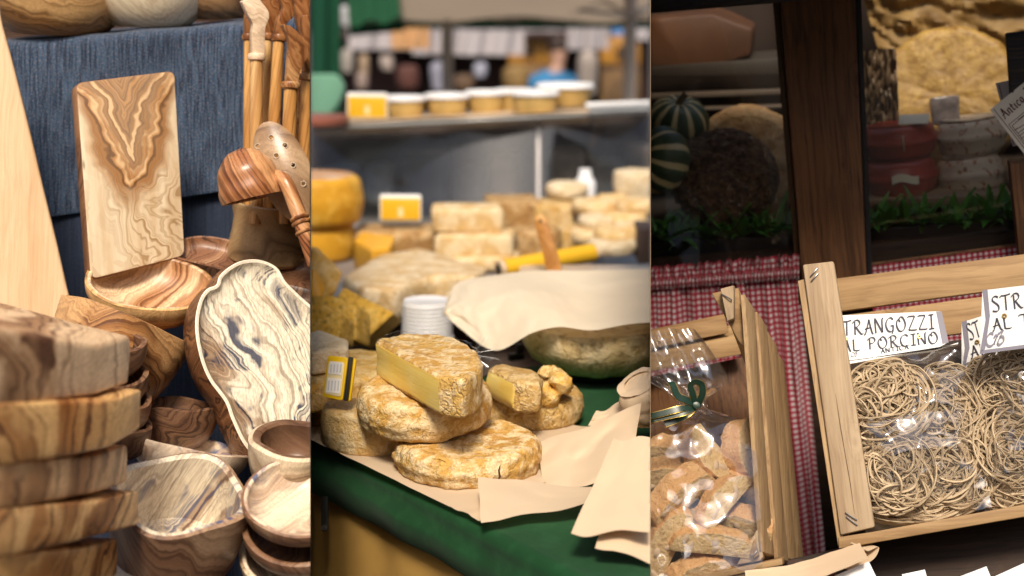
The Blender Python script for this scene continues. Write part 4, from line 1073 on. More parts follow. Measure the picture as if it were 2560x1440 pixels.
for i, (x, y, r, h, dd) in enumerate(RD):
    one('round_cheese', RL[i], 'cheese', wheel(mm(r, dd), mm(h, dd), .06, .012, 48, .003, 20, i), [K_white, K_bar, K_pale][i % 3], WZ(P(x, y - 8, dd), i * 40), 'pale round cheeses piled at the right of the counter')
one('white_jar', 'white jar standing behind the round cheeses', 'jar', lathe([(0, 0), (.03, 0), (.033, .01), (.033, .07), (.02, .09), (.018, .11), (0, .112)], 32), M_white, WZ(P(1462, 512, 4.35)))
# signs, roll, spatula
def sign(lb, x0, x1, y0, y1, d, yaw=0):
    M = FF((x0 + x1) / 2, (y0 + y1) / 2, d, yaw=yaw, lean=0)
    t = thing('amber_sign', lb, 'sign', M, 'amber plastic price signs')
    w_, h_ = mm(x1 - x0, d) / 2, mm(y1 - y0, d) / 2
    mk('sign_frame', prism(round_poly([(-w_, -h_), (w_, -h_), (w_, h_), (-w_, h_)], .008), -.012, -.002, .001), M_white, t)
    mk('sign_mark', prism([(-w_ * .12, -h_ * .7), (w_ * .12, -h_ * .7), (w_ * .12, 0), (-w_ * .12, 0)], .001, .002), plain('pale_sign_mark', (.75, .6, .3), .5) if 'pale_sign_mark' not in MATS else MATS['pale_sign_mark'], t)
    mk('sign_card', prism(round_poly([(-w_ * .95, -h_ * .92), (w_ * .95, -h_ * .92), (w_ * .95, h_ * .72), (-w_ * .95, h_ * .72)], .006), -.002, .001, .0006), M_yel2, t)
    return t
sign('amber sign with a white top edge on the brown half cheese', 950, 1053, 486, 552, 4.0)
sign('amber sign at the left end of the tubs on the glass counter', 868, 968, 232, 296, 4.66)
rt_ = thing('paper_roll', 'roll of yellow paper lying behind the buff cover sheet', 'roll', T(*P(1365, 652, 3.3)))
o = P(1365, 652, 3.3); a, b = P(1258, 672, 3.25) - o, P(1482, 632, 3.36) - o
mk('roll_paper', tube([a, a.lerp(b, .5), b], mm(24, 3.3), 28), M_yel2, rt_)
ax_ = (b - a).normalized()
mk('roll_end', tube([a - ax_ * .012, a - ax_ * .0005], mm(22, 3.3), 28), M_paperw, rt_)
mk('dark_roll_hollow', tube([a - ax_ * .014, a - ax_ * .0125], mm(13, 3.3), 20), M_black, rt_)  # black disc stands in for the shade inside the hollow roll
mk('roll_end', tube([b + ax_ * .0005, b + ax_ * .012], mm(20, 3.3), 28), M_paperw, rt_)
Mz = FF(1375, 615, 3.12, yaw=-10, roll=18)
hz = smooth_poly([Vector((*q, 0)) for q in inplane(Mz, [(1336, 548), (1345, 538), (1358, 540), (1368, 556), (1392, 630), (1412, 720), (1376, 726), (1358, 640), (1344, 590)])], 4)
sp_ = thing('spatula', 'flat wooden spatula standing up behind the buff paper', 'spatula', Mz)
mk('blade', prism([(v.x, v.y) for v in hz], -.008, 0, .002, 2, 40), W_handle, sp_)
q = inplane(Mz, [(1352, 552)])[0]
mk('hole', xf(lathe([(0, 0), (.0035, 0), (.0035, .0006), (0, .0006)], 12), T(q[0], q[1], 0)), M_black, sp_)
one('cheese_tray', 'grey tray with wrapped cheese behind the paper, holding the spatula', 'tray', bevelled(box(.36, .24, .05), .008), plain('wrapped_grey_tray', (.5, .42, .36), .3), T(*(P(1500, 712, 3.15))))

# --- glass counter with tubs
gc = thing('glass_counter', 'glass display case across the stall with a white rail', 'display case', T(*P(1200, 430, 4.7)))
gi = gc.matrix_world.inverted()
def gq(pts): return [gi @ P(*q) for q in pts]
def slabq(pts, th, dirv=None):
    q = gq(pts); n = (q[1] - q[0]).cross(q[3] - q[0]).normalized() if dirv is None else Vector(dirv)
    return [v for v in q] + [v + n * th for v in q], [(0, 1, 2, 3), (7, 6, 5, 4), (0, 4, 5, 1), (1, 5, 6, 2), (2, 6, 7, 3), (3, 7, 4, 0)]
mk('glass_pane', slabq([(650, 322, 4.7), (1343, 296, 4.7), (1343, 575, 4.66), (650, 575, 4.66)], .008), M_glass, gc)
mk('glass_pane', slabq([(1349, 296, 4.7), (1900, 272, 4.7), (1900, 575, 4.66), (1349, 575, 4.66)], .008), M_glass, gc)
mk('joint_post', slabq([(1342, 296, 4.69), (1350, 296, 4.69), (1350, 575, 4.65), (1342, 575, 4.65)], .012), plain('dull_steel', (.40, .38, .37), .35, metal=.8), gc)
mk('top_shelf', slabq([(650, 324, 4.62), (1900, 262, 4.62), (1900, 240, 5.1), (650, 300, 5.1)], .012, (0, 0, -1)), plain('pale_glass_shelf', (.26, .26, .25), .2), gc)
mk('white_rail', tube(gq([(1465, 264, 4.6), (1900, 247, 4.6)]), .009, 12), M_white, gc)
mk('case_back', slabq([(600, 300, 5.2), (1950, 250, 5.2), (1950, 640, 5.0), (600, 640, 5.0)], .02), plain('dull_dark_back', (.05, .036, .03), .9, .6, 5, spec=.1), gc)
mk('case_floor', slabq([(600, 560, 4.64), (1950, 560, 4.64), (1950, 530, 5.2), (600, 530, 5.2)], .02, (0, 0, -1)), plain('brownish_case_floor', (.22, .18, .15), .8, .3, 5, spec=.1), gc)
random.seed(4)
INS = ['dark wrapped packet inside the glass case by the left divider', 'grey tin inside the case, left of the middle', 'black packet in the middle of the glass case', 'dark jar beside the black packet in the case', 'dull brown packet in the case left of the joint',
       'tan packet in the case right of the joint', 'grey packet near the right end of the case', 'brown jar at the right end of the case']
for i, (x, y, w_, h_, col) in enumerate(((850, 480, 90, 70, (.12, .10, .09)), (960, 500, 70, 100, (.17, .17, .18)), (1060, 500, 120, 130, (.02, .02, .025)), (1180, 495, 80, 90, (.05, .05, .06)), (1270, 500, 70, 130, (.13, .09, .07)),
                                         (1420, 480, 80, 120, (.22, .17, .14)), (1510, 480, 90, 90, (.12, .11, .11)), (1600, 470, 70, 120, (.2, .15, .11)))):
    q = P(x, y, 4.95)
    ob = blk(INS[i], x - w_ / 2, x + w_ / 2, y - h_, y + 8, 4.88, .12, plain('case_goods_%d' % i, col, .4, .3, 12), random.uniform(-25, 25), .02, .006, 'packet', 'goods inside the glass case', 'packet', i)
TB = [(1012, 296, 52, 44, 4.78, 'paper tub with a white lid, leftmost beside the amber sign'), (1118, 290, 54, 44, 4.80, 'paper tub with a white lid, second from the amber sign'), (1214, 286, 50, 48, 4.86, 'paper tub with a white lid in the middle of the row'),
      (1285, 284, 48, 50, 4.90, 'paper tub with a white lid set back behind the front row'), (1336, 292, 60, 54, 4.72, 'large paper tub with a white lid, pushed forward in the row'), (1412, 270, 70, 50, 4.84, 'widest paper tub with a broad white lid, at the right end of the row')]
M_kraft = plain('ochre_kraft_tub', (.50, .33, .11), .55, .15, 14)
for x, y, r, h, dd, lb in TB:
    t = thing('paper_tub', lb, 'tub', WZ(P(x, y - 6, dd)), 'paper tubs on the glass counter')
    r_, h_ = mm(r, dd), mm(h, dd)
    tbd = mk('tub_body', lathe([(0, 0), (r_ * .82, 0), (r_ * .84, .004), (r_ * .97, h_ * .9), (r_ * .95, h_ * .95), (0, h_ * .95)], 40), M_kraft, t)
    mk('lid', xf(lathe([(r_ * .9, 0), (r_ * 1.04, 0), (r_ * 1.05, .006), (r_ * 1.0, .014), (r_ * .9, .011), (0, .010)], 40), T(0, 0, h_ * .9)), M_white, t)
one('counter_paper', 'strip of buff paper hanging over the glass counter edge under the tubs', 'paper', sheet(lambda u, v: P(lerp(865, 1472, u), lerp(296, 268, u) + (v * 22 if v < .5 else 11 + (v - .5) * 44) + 5 * sin(u * 14) * v, 4.66 if v > .5 else lerp(4.85, 4.61, v * 2)), 50, 10), M_paper, fix=False)
one('round_board', 'red-brown round wooden board on the counter at the left divider', 'board', lathe([(0, 0), (mm(84, 4.5), 0), (mm(88, 4.5), .01), (mm(86, 4.5), .028), (mm(78, 4.5), .03), (0, .028)], 40), plain('red_brown_wood', (.26, .09, .06), .4), WZ(P(775, 318, 4.5) + Vector((0, .12, .0))))

# ------------------------------------------------------------------ the market behind
def fabric(name, c, tr=.35):
    t = NT(name); n = t.noise(t.co(), 2, 3)
    base = t.mix(t.ramp(n, [(.3, 0), (.7, 1)]), tuple(x * .88 for x in c), c)
    return t.done(t.n('MixShader', {0: tr, 1: t.n('BsdfDiffuse', {'Color': base}), 2: t.n('BsdfTranslucent', {'Color': base})}))
F_beige = fabric('beige_canopy_cloth', (.62, .50, .38)); F_green = fabric('green_canopy_cloth', (.06, .22, .11)); F_dgreen = fabric('dark_green_canvas', (.02, .085, .05), .1)
F_white = fabric('white_awning_cloth', (.60, .56, .58)); F_mint = fabric('pale_green_canvas', (.20, .42, .30), .2)
M_steel = plain('galvanised_post', (.42, .37, .33), .5, metal=.2)
GZ = -.25
def post(lb, px, py, d, r=.03, name='canopy_post'):
    top = P(px, py, d); b = Vector((top.x, top.y, GZ))
    t = thing(name, lb, 'post', T(*b))
    mk('pole', tube([(0, 0, 0), (0, 0, (top.z - GZ) * .5), (0, 0, top.z - GZ)], r, 14), M_steel, t)
    mk('foot_plate', box(.14, .14, .012, (0, 0, .006), .002), M_steel, t)
def canopy(lb, el, er, nl, nr, mat, val, vh, name='market_canopy'):
    """roof cloth from the far eave (el, er) up towards the near ridge (nl, nr), valance along the eave; pixels with depth"""
    e0, e1, n0, n1 = P(*el), P(*er), P(*nl), P(*nr); o = e0.lerp(e1, .5)
    t = thing(name, lb, 'canopy', T(*o))
    mk('roof_cloth', sheet(lambda u, v: e0.lerp(e1, u).lerp(n0.lerp(n1, u), v) - o - Vector((0, 0, .10 * sin(pi * v) * .5 + .02 * sin(u * 12))), 24, 12), mat, t, fix=False)
    mk('valance', sheet(lambda u, v: e0.lerp(e1, u) - o + Vector((0, -.01 + .02 * sin(u * 40), -vh * v)), 60, 4), val, t, fix=False)
    mk('eave_rod', tube([e0 - o, e1 - o], .014, 8), M_steel, t)
    return t
canopy('beige canopy with a dark green valance over the market behind', (1000, 48, 8.6), (1760, 50, 8.6), (985, -260, 5.6), (1900, -420, 5.6), F_beige, F_dgreen, .05)
canopy('green canopy beside the beige one, over the left of the market', (872, 62, 8.9), (1010, 48, 8.7), (860, -150, 6.2), (985, -200, 6.2), F_green, F_dgreen, .07)
post('pale canopy post left of the middle of the market', 1117, 50, 8.4, .034)
post('canopy post with ribs at the right of the market', 1577, -60, 7.6, .036)
for i, (x2, y2) in enumerate(((1470, -20), (1690, -20), (1500, 30), (1660, 30))):
    pass
rb = thing('canopy_ribs', 'steel ribs spreading under the beige canopy from its post', 'frame', T(*P(1577, 40, 7.6)))
for x2, y2, dz in ((1430, -40, .6), (1720, -40, .6), (1450, 25, -.4), (1700, 25, -.4)):
    mk('rib', tube([Vector(), P(x2, y2, 7.6 + dz) - P(1577, 40, 7.6)], .012, 8), M_steel, rb)
def hang(name, lb, cat, x0, x1, y0, y1, d, mat, wav=.03, group=None):
    o = P((x0 + x1) / 2, y0, d)
    return one(name, lb, cat, sheet(lambda u, v: P(lerp(x0, x1, u), lerp(y0, y1, v), d) - o + Vector((0, wav * sin(u * 15 + v), 0)), 30, 8, .006), mat, T(*o), group)
hang('green_curtain', 'dark green canvas curtain hanging at the left of the market', 'curtain', 690, 848, -120, 420, 7.2, F_dgreen, .05)
Mx = FF(800, 240, 6.4, lean=0)
one('chair_back', 'pale green rounded canvas chair back in front of the dark green curtain', 'chair', prism(round_poly(inplane(Mx, [(700, 186), (845, 184), (866, 215), (850, 262), (815, 300), (700, 300)]), .06, 8), -.04, 0, .015, 3, 40), F_mint, Mx)
for i, (x0, x1, y0, y1, d, lb) in enumerate(((870, 1040, 70, 124, 12.5, 'white awning at the far left behind the green canopy'), (1030, 1160, 72, 136, 12.0, 'white awning behind the pale post'), (1140, 1310, 74, 138, 13.0, 'long white awning in the middle of the far market'),
                                             (1290, 1430, 74, 112, 14.6, 'white awning behind the person in blue'), (1420, 1520, 60, 124, 12.6, 'white awning right of the person in blue'), (1580, 1700, 70, 100, 13.2, 'blue-white awning at the far right'))):
    hang('white_awning', lb, 'awning', x0, x1, y0, y1, d, F_white, .06, 'white awnings of the far stalls')
hang('brown_banner', 'tan cloth banner slung under the canopies', 'banner', 978, 1072, 66, 122, 9.6, plain('tan_banner', (.46, .26, .12), .8), .02)
hang('sky_banner', 'strip of blue tarpaulin between the far awnings', 'banner', 1530, 1640, 58, 88, 13.6, fabric('blue_tarpaulin', (.16, .32, .62)), .02)
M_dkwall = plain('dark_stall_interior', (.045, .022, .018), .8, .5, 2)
for i, (x0, x1, d) in enumerate(((700, 1010, 15.2), (1000, 1300, 15.5), (1290, 1480, 15.1), (1470, 1800, 15.6))):
    a, b = P(x0, 92, d), P(x1, 92, d)
    t = thing('far_stall', ['dark far stall behind the green curtain', 'dark far stall behind the pale post', 'dark far stall behind the person in blue', 'dark far stall at the right of the market'][i], 'stall', T((a.x + b.x) / 2, a.y, GZ), 'dark stalls at the back of the market')
    mk('stall_wall', box((b - a).x, .1, a.z - GZ, (0, 0, (a.z - GZ) / 2), .01), M_dkwall, t)
    mk('stall_roof', box((b - a).x * 1.02, 1.4, .06, (0, -.3, a.z - GZ + .03), .01), M_dkwall, t)
    mk('stall_counter', box((b - a).x * .94, .5, .75, (0, -.6, .375), .02), M_dkwall, t)
random.seed(9)  # made-up goods; the pale round ones stand in for blurred highlights
GLB = ['pale jar on the far stall, high at the left', 'cream sack in the dark behind the green canopy', 'round pale ball in place of a highlight in the dark far stall', 'white bundle on the far stall near the post', 'pale blue cloth bundle left of the pale post', 'white cap-like bundle in the middle of the far stalls',
       'yellow-brown sack left of the person in blue', 'pale panel right of the person in blue', 'pinkish bundle low in the far stall at the left', 'reddish crate in the dark near the tan banner', 'brown crate behind the tubs']
for i, (x, y, w_, h_, col, d) in enumerate(((866, 40, 34, 50, (.75, .74, .78), 11), (912, 165, 26, 60, (.62, .45, .3), 12), (968, 158, 34, 34, (.75, .62, .55), 12.4), (868, 150, 30, 60, (.55, .5, .45), 12), (1095, 190, 36, 70, (.5, .5, .62), 11.5), (1200, 175, 34, 34, (.6, .62, .75), 12),
                                            (1290, 195, 70, 60, (.42, .26, .09), 11), (1470, 180, 50, 110, (.55, .47, .42), 11.5), (905, 200, 30, 40, (.5, .38, .33), 12), (1020, 190, 60, 60, (.18, .07, .055), 12), (1160, 205, 60, 40, (.2, .12, .07), 11))):
    q = P(x, y + h_ / 2, d); r_ = mm(w_, d) / 2; H_ = mm(h_, d)
    pr = [(0, 0), (r_ * .8, 0)] + [(r_ * (.85 + .15 * sin(pi * k / 6)), H_ * k / 6) for k in range(1, 6)] + [(r_ * .55, H_ * .97), (0, H_)]
    one('market_bundle', GLB[i], 'bundle', rough(lathe(pr, 20), .012, 5, i), plain('bundle_cloth_%d' % i, tuple(q * .6 for q in col), .7), WZ(q), 'goods on the far stalls')
# arched wooden boards
W_arch = plain('orange_varnished_board', (.40, .19, .03), .45, .2, 4); W_arch2 = plain('brown_lower_board', (.15, .08, .025), .6, .3, 6)
for i, (xc, wd, y0, lb) in enumerate(((1325, 54, 86, 'arched orange wooden kiosk board behind the person in blue'), (1551, 50, 88, 'arched orange wooden kiosk board at the right of the market'))):
    d = 14.3; M = FF(xc, 160, d)
    t = thing('kiosk_board', lb, 'board', M, 'arched wooden kiosk boards')
    arch = inplane(M, [(xc - wd, 160)] + [(xc - wd * cos(a), 128 - (128 - y0) * sin(a)) for a in [pi * k / 14 for k in range(15)]] + [(xc + wd, 160)])
    mk('arch_panel', prism(arch, -.05, 0, .01, 2, 40), W_arch, t)
    mk('lower_panel', prism(inplane(M, [(xc - wd * .97, 161), (xc + wd * .97, 161), (xc + wd * .97, 640), (xc - wd * .97, 640)]), -.05, -.006, .008), W_arch2, t)
    mk('emblem', prism(inplane(M, [(xc - 6, 150), (xc + 6, 150), (xc + 9, 132), (xc + 3, 112), (xc - 4, 114), (xc - 9, 134)]), 0, .006), M_dkwall, t)
    if i: mk('lettering_bar', prism(inplane(M, [(xc - 44, 164), (xc + 44, 164), (xc + 44, 171), (xc - 44, 171)]), -.006, .002), M_dkwall, t)

# --- the person in blue
def skinned(nodes, edges, lv=2):
    """nodes: list of (co, rx, ry); returns a smooth skinned mesh"""
    me = bpy.data.meshes.new('t'); me.from_pydata([n[0] for n in nodes], edges, [])
    ob = bpy.data.objects.new('t', me); COL.objects.link(ob)
    ob.modifiers.new('k', 'SKIN'); sv = me.skin_vertices
    if not sv:
        bm = bmesh.new(); bm.from_mesh(me); bm.verts.layers.skin.verify(); bm.to_mesh(me); bm.free(); sv = me.skin_vertices
    for i, n in enumerate(nodes): sv[0].data[i].radius = (n[1], n[2])
    sv[0].data[0].use_root = True
    md = ob.modifiers.new('s', 'SUBSURF'); md.levels = lv
    dg = bpy.context.evaluated_depsgraph_get(); ev = ob.evaluated_get(dg); m2 = ev.to_mesh()
    V = [v.co.copy() for v in m2.vertices]; Fc = [tuple(q.vertices) for q in m2.polygons]
    ev.to_mesh_clear(); bpy.data.objects.remove(ob); bpy.data.meshes.remove(me)
    return V, Fc
d = 13.6; hd = P(1396, 130, d); bx = Vector((hd.x, hd.y, GZ)); hz_ = hd.z - GZ
pe = thing('person', 'person in a bright blue shirt with dark hair, bending over to the left', 'person', T(*bx))
S_skin = plain('skin', (.50, .30, .22), .5, .06); S_blue = plain('bright_blue_shirt', (.03, .17, .36), .8, .15); S_hair = plain('dark_brown_hair', (.035, .018, .012), .5, .2); S_trs = plain('dark_trousers', (.03, .03, .045), .8)
pelv = Vector((.02, .05, .92)); ch = Vector((-.06, .0, hz_ - .34)); nk = Vector((.0, -.02, hz_ - .12))
N_ = [(pelv, .16, .12), (Vector((-.02, .03, 1.12)), .15, .11), (ch, .18, .12), (nk, .055, .055), (Vector((0, -.02, hz_ - .03)), .075, .085), (Vector((0, -.02, hz_ + .07)), .08, .09),
      (ch + Vector((-.21, 0, .06)), .065, .06), (ch + Vector((-.30, -.08, -.20)), .048, .048), (ch + Vector((-.22, -.28, -.30)), .036, .036), (ch + Vector((-.18, -.36, -.32)), .03, .02),
      (ch + Vector((.21, 0, .06)), .065, .06), (ch + Vector((.30, -.03, -.22)), .048, .048), (ch + Vector((.26, -.22, -.40)), .036, .036), (ch + Vector((.24, -.30, -.42)), .03, .02),
      (Vector((-.10, .05, .86)), .1, .1), (Vector((-.11, .03, .48)), .065, .065), (Vector((-.11, .08, .08)), .045, .045), (Vector((-.12, -.08, .035)), .045, .03),
      (Vector((.12, .05, .86)), .1, .1), (Vector((.13, .03, .48)), .065, .065), (Vector((.13, .08, .08)), .045, .045), (Vector((.14, -.08, .035)), .045, .03)]
E_ = [(0, 1), (1, 2), (2, 3), (3, 4), (4, 5), (2, 6), (6, 7), (7, 8), (8, 9), (2, 10), (10, 11), (11, 12), (12, 13), (0, 14), (14, 15), (15, 16), (16, 17), (0, 18), (18, 19), (19, 20), (20, 21)]
mk('body', skinned(N_, E_), S_skin, pe)
g = lambda i, k=1.0, a=.015: (N_[i][0], N_[i][1] * k + a, N_[i][2] * k + a)
mk('shirt', skinned([g(1), g(2), (nk - Vector((0, 0, .05)), .075, .07), g(6), (N_[6][0].lerp(N_[7][0], .8), .072, .07), g(10), (N_[10][0].lerp(N_[11][0], .8), .072, .07), (pelv + Vector((0, 0, .02)), .18, .14)],
                    [(0, 1), (1, 2), (1, 3), (3, 4), (1, 5), (5, 6), (0, 7)]), S_blue, pe)
mk('trousers', skinned([g(0), g(14), g(15), (N_[16][0] + Vector((0, 0, .02)), .06, .06), g(18), g(19), (N_[20][0] + Vector((0, 0, .02)), .06, .06)], [(0, 1), (1, 2), (2, 3), (0, 4), (4, 5), (5, 6)]), S_trs, pe)
mk('hair', xf(rough(lathe([(.0, .125)] + [(.098 * sin(a * pi / 16), .02 + .105 * cos(a * pi / 16)) for a in range(1, 10)] + [(.08, -.02), (0, .0)][:1], 24), .008, 12, 2), T(0, -.005, hz_ + .025)), S_hair, pe)
# ================================================================== the timber shop front (right bay)
BAY[0] = 'right'
RF = FF(2060, 400, 2.42, yaw=0, lean=-11, roll=5)
def rp(M, pts, z0, z1, bev=.002, seg=2): return prism(inplane(M, pts, z1), z0, z1, bev, seg, 40)
W_old = grain('old_brown_pillar_wood', (.20, .095, .042), (.13, .058, .026), (.045, .022, .013), 1, 7, .8, .6, .8)
W_black = grain('black_weathered_beam', (.035, .038, .045), (.022, .022, .026), (.10, .07, .045), 0, 8, 1.2, .7, .6)
W_ledge = grain('dark_ledge_timber', (.055, .030, .018), (.032, .017, .011), (.012, .008, .006), 0, 9, .8, .7, .8)
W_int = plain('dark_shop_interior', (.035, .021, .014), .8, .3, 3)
W_crate = grain('pale_poplar_crate', (.48, .36, .235), (.40, .29, .18), (.22, .14, .08), 1, 10, .9, .7, .5)
W_crate2 = grain('warm_poplar_slat', (.40, .26, .125), (.32, .195, .09), (.19, .105, .045), 0, 11, .9, .65, .5)
W_crate3 = grain('poplar_slat_side', (.46, .315, .165), (.36, .23, .115), (.20, .115, .055), 1, 12, 1.4, .65, .6)
M_stap = plain('dull_steel_staple', (.28, .28, .30), .35, metal=.9)

# --- the building
sh = thing('shop_front', 'old timber shop front with two glazed windows and a dark interior', 'shop front', RF)
mk('pillar', rp(RF, [(1944, -60), (2136, -60), (2170, 760), (2010, 760)], -.02, .035, .004), W_old, sh)
mk('pillar_edge', rp(RF, [(2137, -60), (2151, -60), (2184, 760), (2171, 760)], -.02, .03, .002), M_black, sh)
mk('window_jamb', rp(RF, [(1926, -60), (1943, -60), (2009, 760), (1996, 760)], -.04, .012, .002), grain('window_jamb_wood', (.10, .06, .03), (.07, .04, .02), (.03, .02, .01), 1, 3), sh)
mk('head_beam', rp(RF, [(1480, -140), (2700, -200), (2700, -40), (2030, 1), (1480, 46)], -.06, .085, .006), W_black, sh)
mk('window_pane', rp(RF, [(1480, -60), (1926, -60), (1986, 700), (1480, 720)], -.012, -.008, 0), None or film_mat('old_window_glass', 1.5, .015, (.96, .96, .95), .3, .001), sh)
mk('window_pane', rp(RF, [(2151, -60), (2760, -60), (2760, 700), (2178, 700)], -.012, -.008, 0), MATS['old_window_glass'], sh)
mk('apron_wall', rp(RF, [(1480, 660), (2800, 560), (2800, 2100), (1480, 2100)], -.06, -.014, 0), W_ledge, sh)
for nm, b in (('interior_back', box(2.2, .02, 1.6, (0, .2, 0))), ):
    pass
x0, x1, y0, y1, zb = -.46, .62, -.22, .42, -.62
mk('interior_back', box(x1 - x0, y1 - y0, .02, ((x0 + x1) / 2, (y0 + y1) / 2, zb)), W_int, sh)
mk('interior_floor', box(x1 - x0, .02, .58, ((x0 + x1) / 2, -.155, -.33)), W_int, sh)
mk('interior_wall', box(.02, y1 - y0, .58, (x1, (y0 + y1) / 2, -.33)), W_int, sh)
mk('eave', box(1.9, .03, .46, (.28, .41, .20), .004), W_ledge, sh)  # unseen eave, added to shade the windows below

# --- in the left window
gsh = thing('window_shelf', 'dusky shelf with rails across the left window', 'shelf', RF @ T(0, 0, -.3))
zs = -.3
def rin(pts, z0, z1, bev=.002):
    V, Fc = prism(inplane(RF, pts, z1), z0, z1, bev, 2, 40); return [v - Vector((0, 0, zs)) for v in V], Fc
mk('shelf_board', rin([(1560, 172), (1957, 145), (1963, 186), (1560, 196)], -.5, -.36), plain('dusty_shelf', (.035, .027, .02), .6), gsh)
mk('rail', rin([(1560, 238), (1965, 222), (1966, 236), (1560, 252)], -.40, -.37), plain('dull_rail', (.08, .06, .045), .5), gsh)
mk('rail', rin([(1560, 275), (1968, 262), (1969, 270), (1560, 284)], -.40, -.37), MATS['dull_rail'], gsh)
Mq = RF @ T(0, 0, -.37)
one('paper_parcel', 'brown paper parcel lying on the shelf at the top of the left window', 'parcel', rough(subdiv(prism(inplane(Mq, [(1560, 60), (1700, 40), (1782, 34), (1882, 72), (1878, 140), (1780, 166), (1560, 170)]), -.14, 0, .006, 2, 40), 2), .004, 12, 2), plain('brown_wrapping_paper', (.075, .03, .012), .6, .15, 8), Mq)
def gourd_mat():
    t = NT('striped_green_gourd'); c = t.co(); w = t.noise(c, 22, 3)
    s = t.n('SeparateXYZ', {0: c}, o=0); s2 = t.n('SeparateXYZ', {0: c}, o=1)
    an = t.math('ARCTAN2', s2, s)
    v = t.math('ADD', t.math('MULTIPLY', an, 10 / (2 * pi)), t.math('MULTIPLY', w, .35))
    b = t.math('PINGPONG', v, .5)
    base = t.mix(t.ramp(b, [(.30, 0), (.36, 1)]), (.03, .065, .024), (.58, .46, .22))
    return t.done(t.bsdf(Base_Color=base, Roughness=.4, Normal=t.bump(w, .3, .003)))
M_gourd = gourd_mat(); M_stem = plain('dry_stem', (.12, .08, .04), .8)
for i, (px, py, r, e, roll, z, lb) in enumerate(((1694, 305, 78, 30, 4, -.22, 'striped green gourd standing upright behind the other gourd'), (1650, 400, 84, 35, -78, -.14, 'striped green and cream gourd lying in front at the left'))):
    d = 2.42 - z; rr = mm(r, d)
    t = thing('striped_gourd', lb, 'gourd', AX(px, py, d, e, roll), 'striped gourds in the left window')
    pr = [(0, -rr * .72)] + [(rr * sin(pi * k / 16) ** .9, -rr * .8 * cos(pi * k / 16)) for k in range(2, 15)] + [(0, rr * .70)]
    mk('gourd_body', lathe(pr, 80, lambda th, r_, z_: (1 + .035 * cos(10 * th), 0)), M_gourd, t)
    mk('stem', tube([(0, 0, rr * .66), (.004, 0, rr * .85), (.012, .003, rr * 1.0)], [.008, .006, .007], 8), M_stem, t)
Mb_ = AX(1868, 420, 2.72, e=80, roll=0)
one('round_loaf', 'big tan floury round loaf leaning behind the dark seeded one', 'bread', rough(wheel(mm(148, 2.72), .06, .1, .025, 90, .004, 14, 3), .003, 40, 4), rind('tan_floury_crust', (.26, .14, .055), (.34, .20, .085), (.15, .08, .03), (.42, .29, .15), 22, .4, seed=22, spots=.4), Mb_)
def seed_mat():
    t = NT('dark_seeded_crust'); c = t.co()
    v = t.vor(c, 130); n = t.noise(c, 70, 4, .7); lowz = t.noise(c, 9, 2)
    base = t.mix(t.ramp(n, [(.4, 0), (.65, 1)]), (.05, .03, .02), (.15, .09, .055))
    base = t.mix(t.math('MULTIPLY', t.ramp(t.noise(c, 95, 3, .7), [(.60, 0), (.70, 1)]), t.ramp(lowz, [(.4, .1), (.65, .8)])), base, (.55, .48, .40))
    return t.done(t.bsdf(Base_Color=base, Roughness=.9, Specular_IOR_Level=.15, Normal=t.bump(t.math('ADD', v, n), .9, .006)))
Ms_ = AX(1812, 445, 2.58, e=62, roll=6)
rs = mm(134, 2.58)
one('seeded_loaf', 'dark round loaf crusted with seeds in the left window', 'bread', rough(lathe([(0, -.03)] + [(rs * sin(pi * k / 24) ** .75, -.05 * cos(pi * k / 24)) for k in range(2, 23)] + [(0, .05)], 140), .006, 75, 6, 3), seed_mat(), Ms_)
# planters and their plants
M_leaf = None
def leaf_mat():
    t = NT('plastic_green_leaf'); n = t.noise(t.co(), 40, 3)
    base = t.mix(t.ramp(n, [(.3, 0), (.7, 1)]), (.05, .16, .022), (.09, .25, .04))
    p = t.bsdf(Base_Color=base, Roughness=.4, Specular_IOR_Level=.4)
    return t.done(t.n('MixShader', {0: .2, 1: p, 2: t.n('BsdfTranslucent', {'Color': base})}))
M_leaf = leaf_mat()
def leaf_vf(L, w, droop):
    V, Fc = [], []
    for i in range(7):
        s = i / 6; ww = w * sin(pi * min(1, s * .92 + .06)) ** .8
        y = L * s; z = -droop * L * s * s
        for a in (-1, 0, 1): V.append(Vector((a * ww, z * .8 - (.0 if a else .0025), y * (1 - .25 * droop * s))))
    for i in range(6):
        for a in (0, 1): Fc.append((i * 3 + a, i * 3 + a + 1, i * 3 + a + 4, i * 3 + a + 3))
    return V, Fc
leaf_proto = []
for L, w, dr in ((.052, .0065, .25), (.044, .006, .7), (.060, .0055, .1)):
    o = mk('leaf', leaf_vf(L, w, dr), M_leaf, None, fix=False); leaf_proto.append(o.data); CUT.pop(); bpy.data.objects.remove(o)
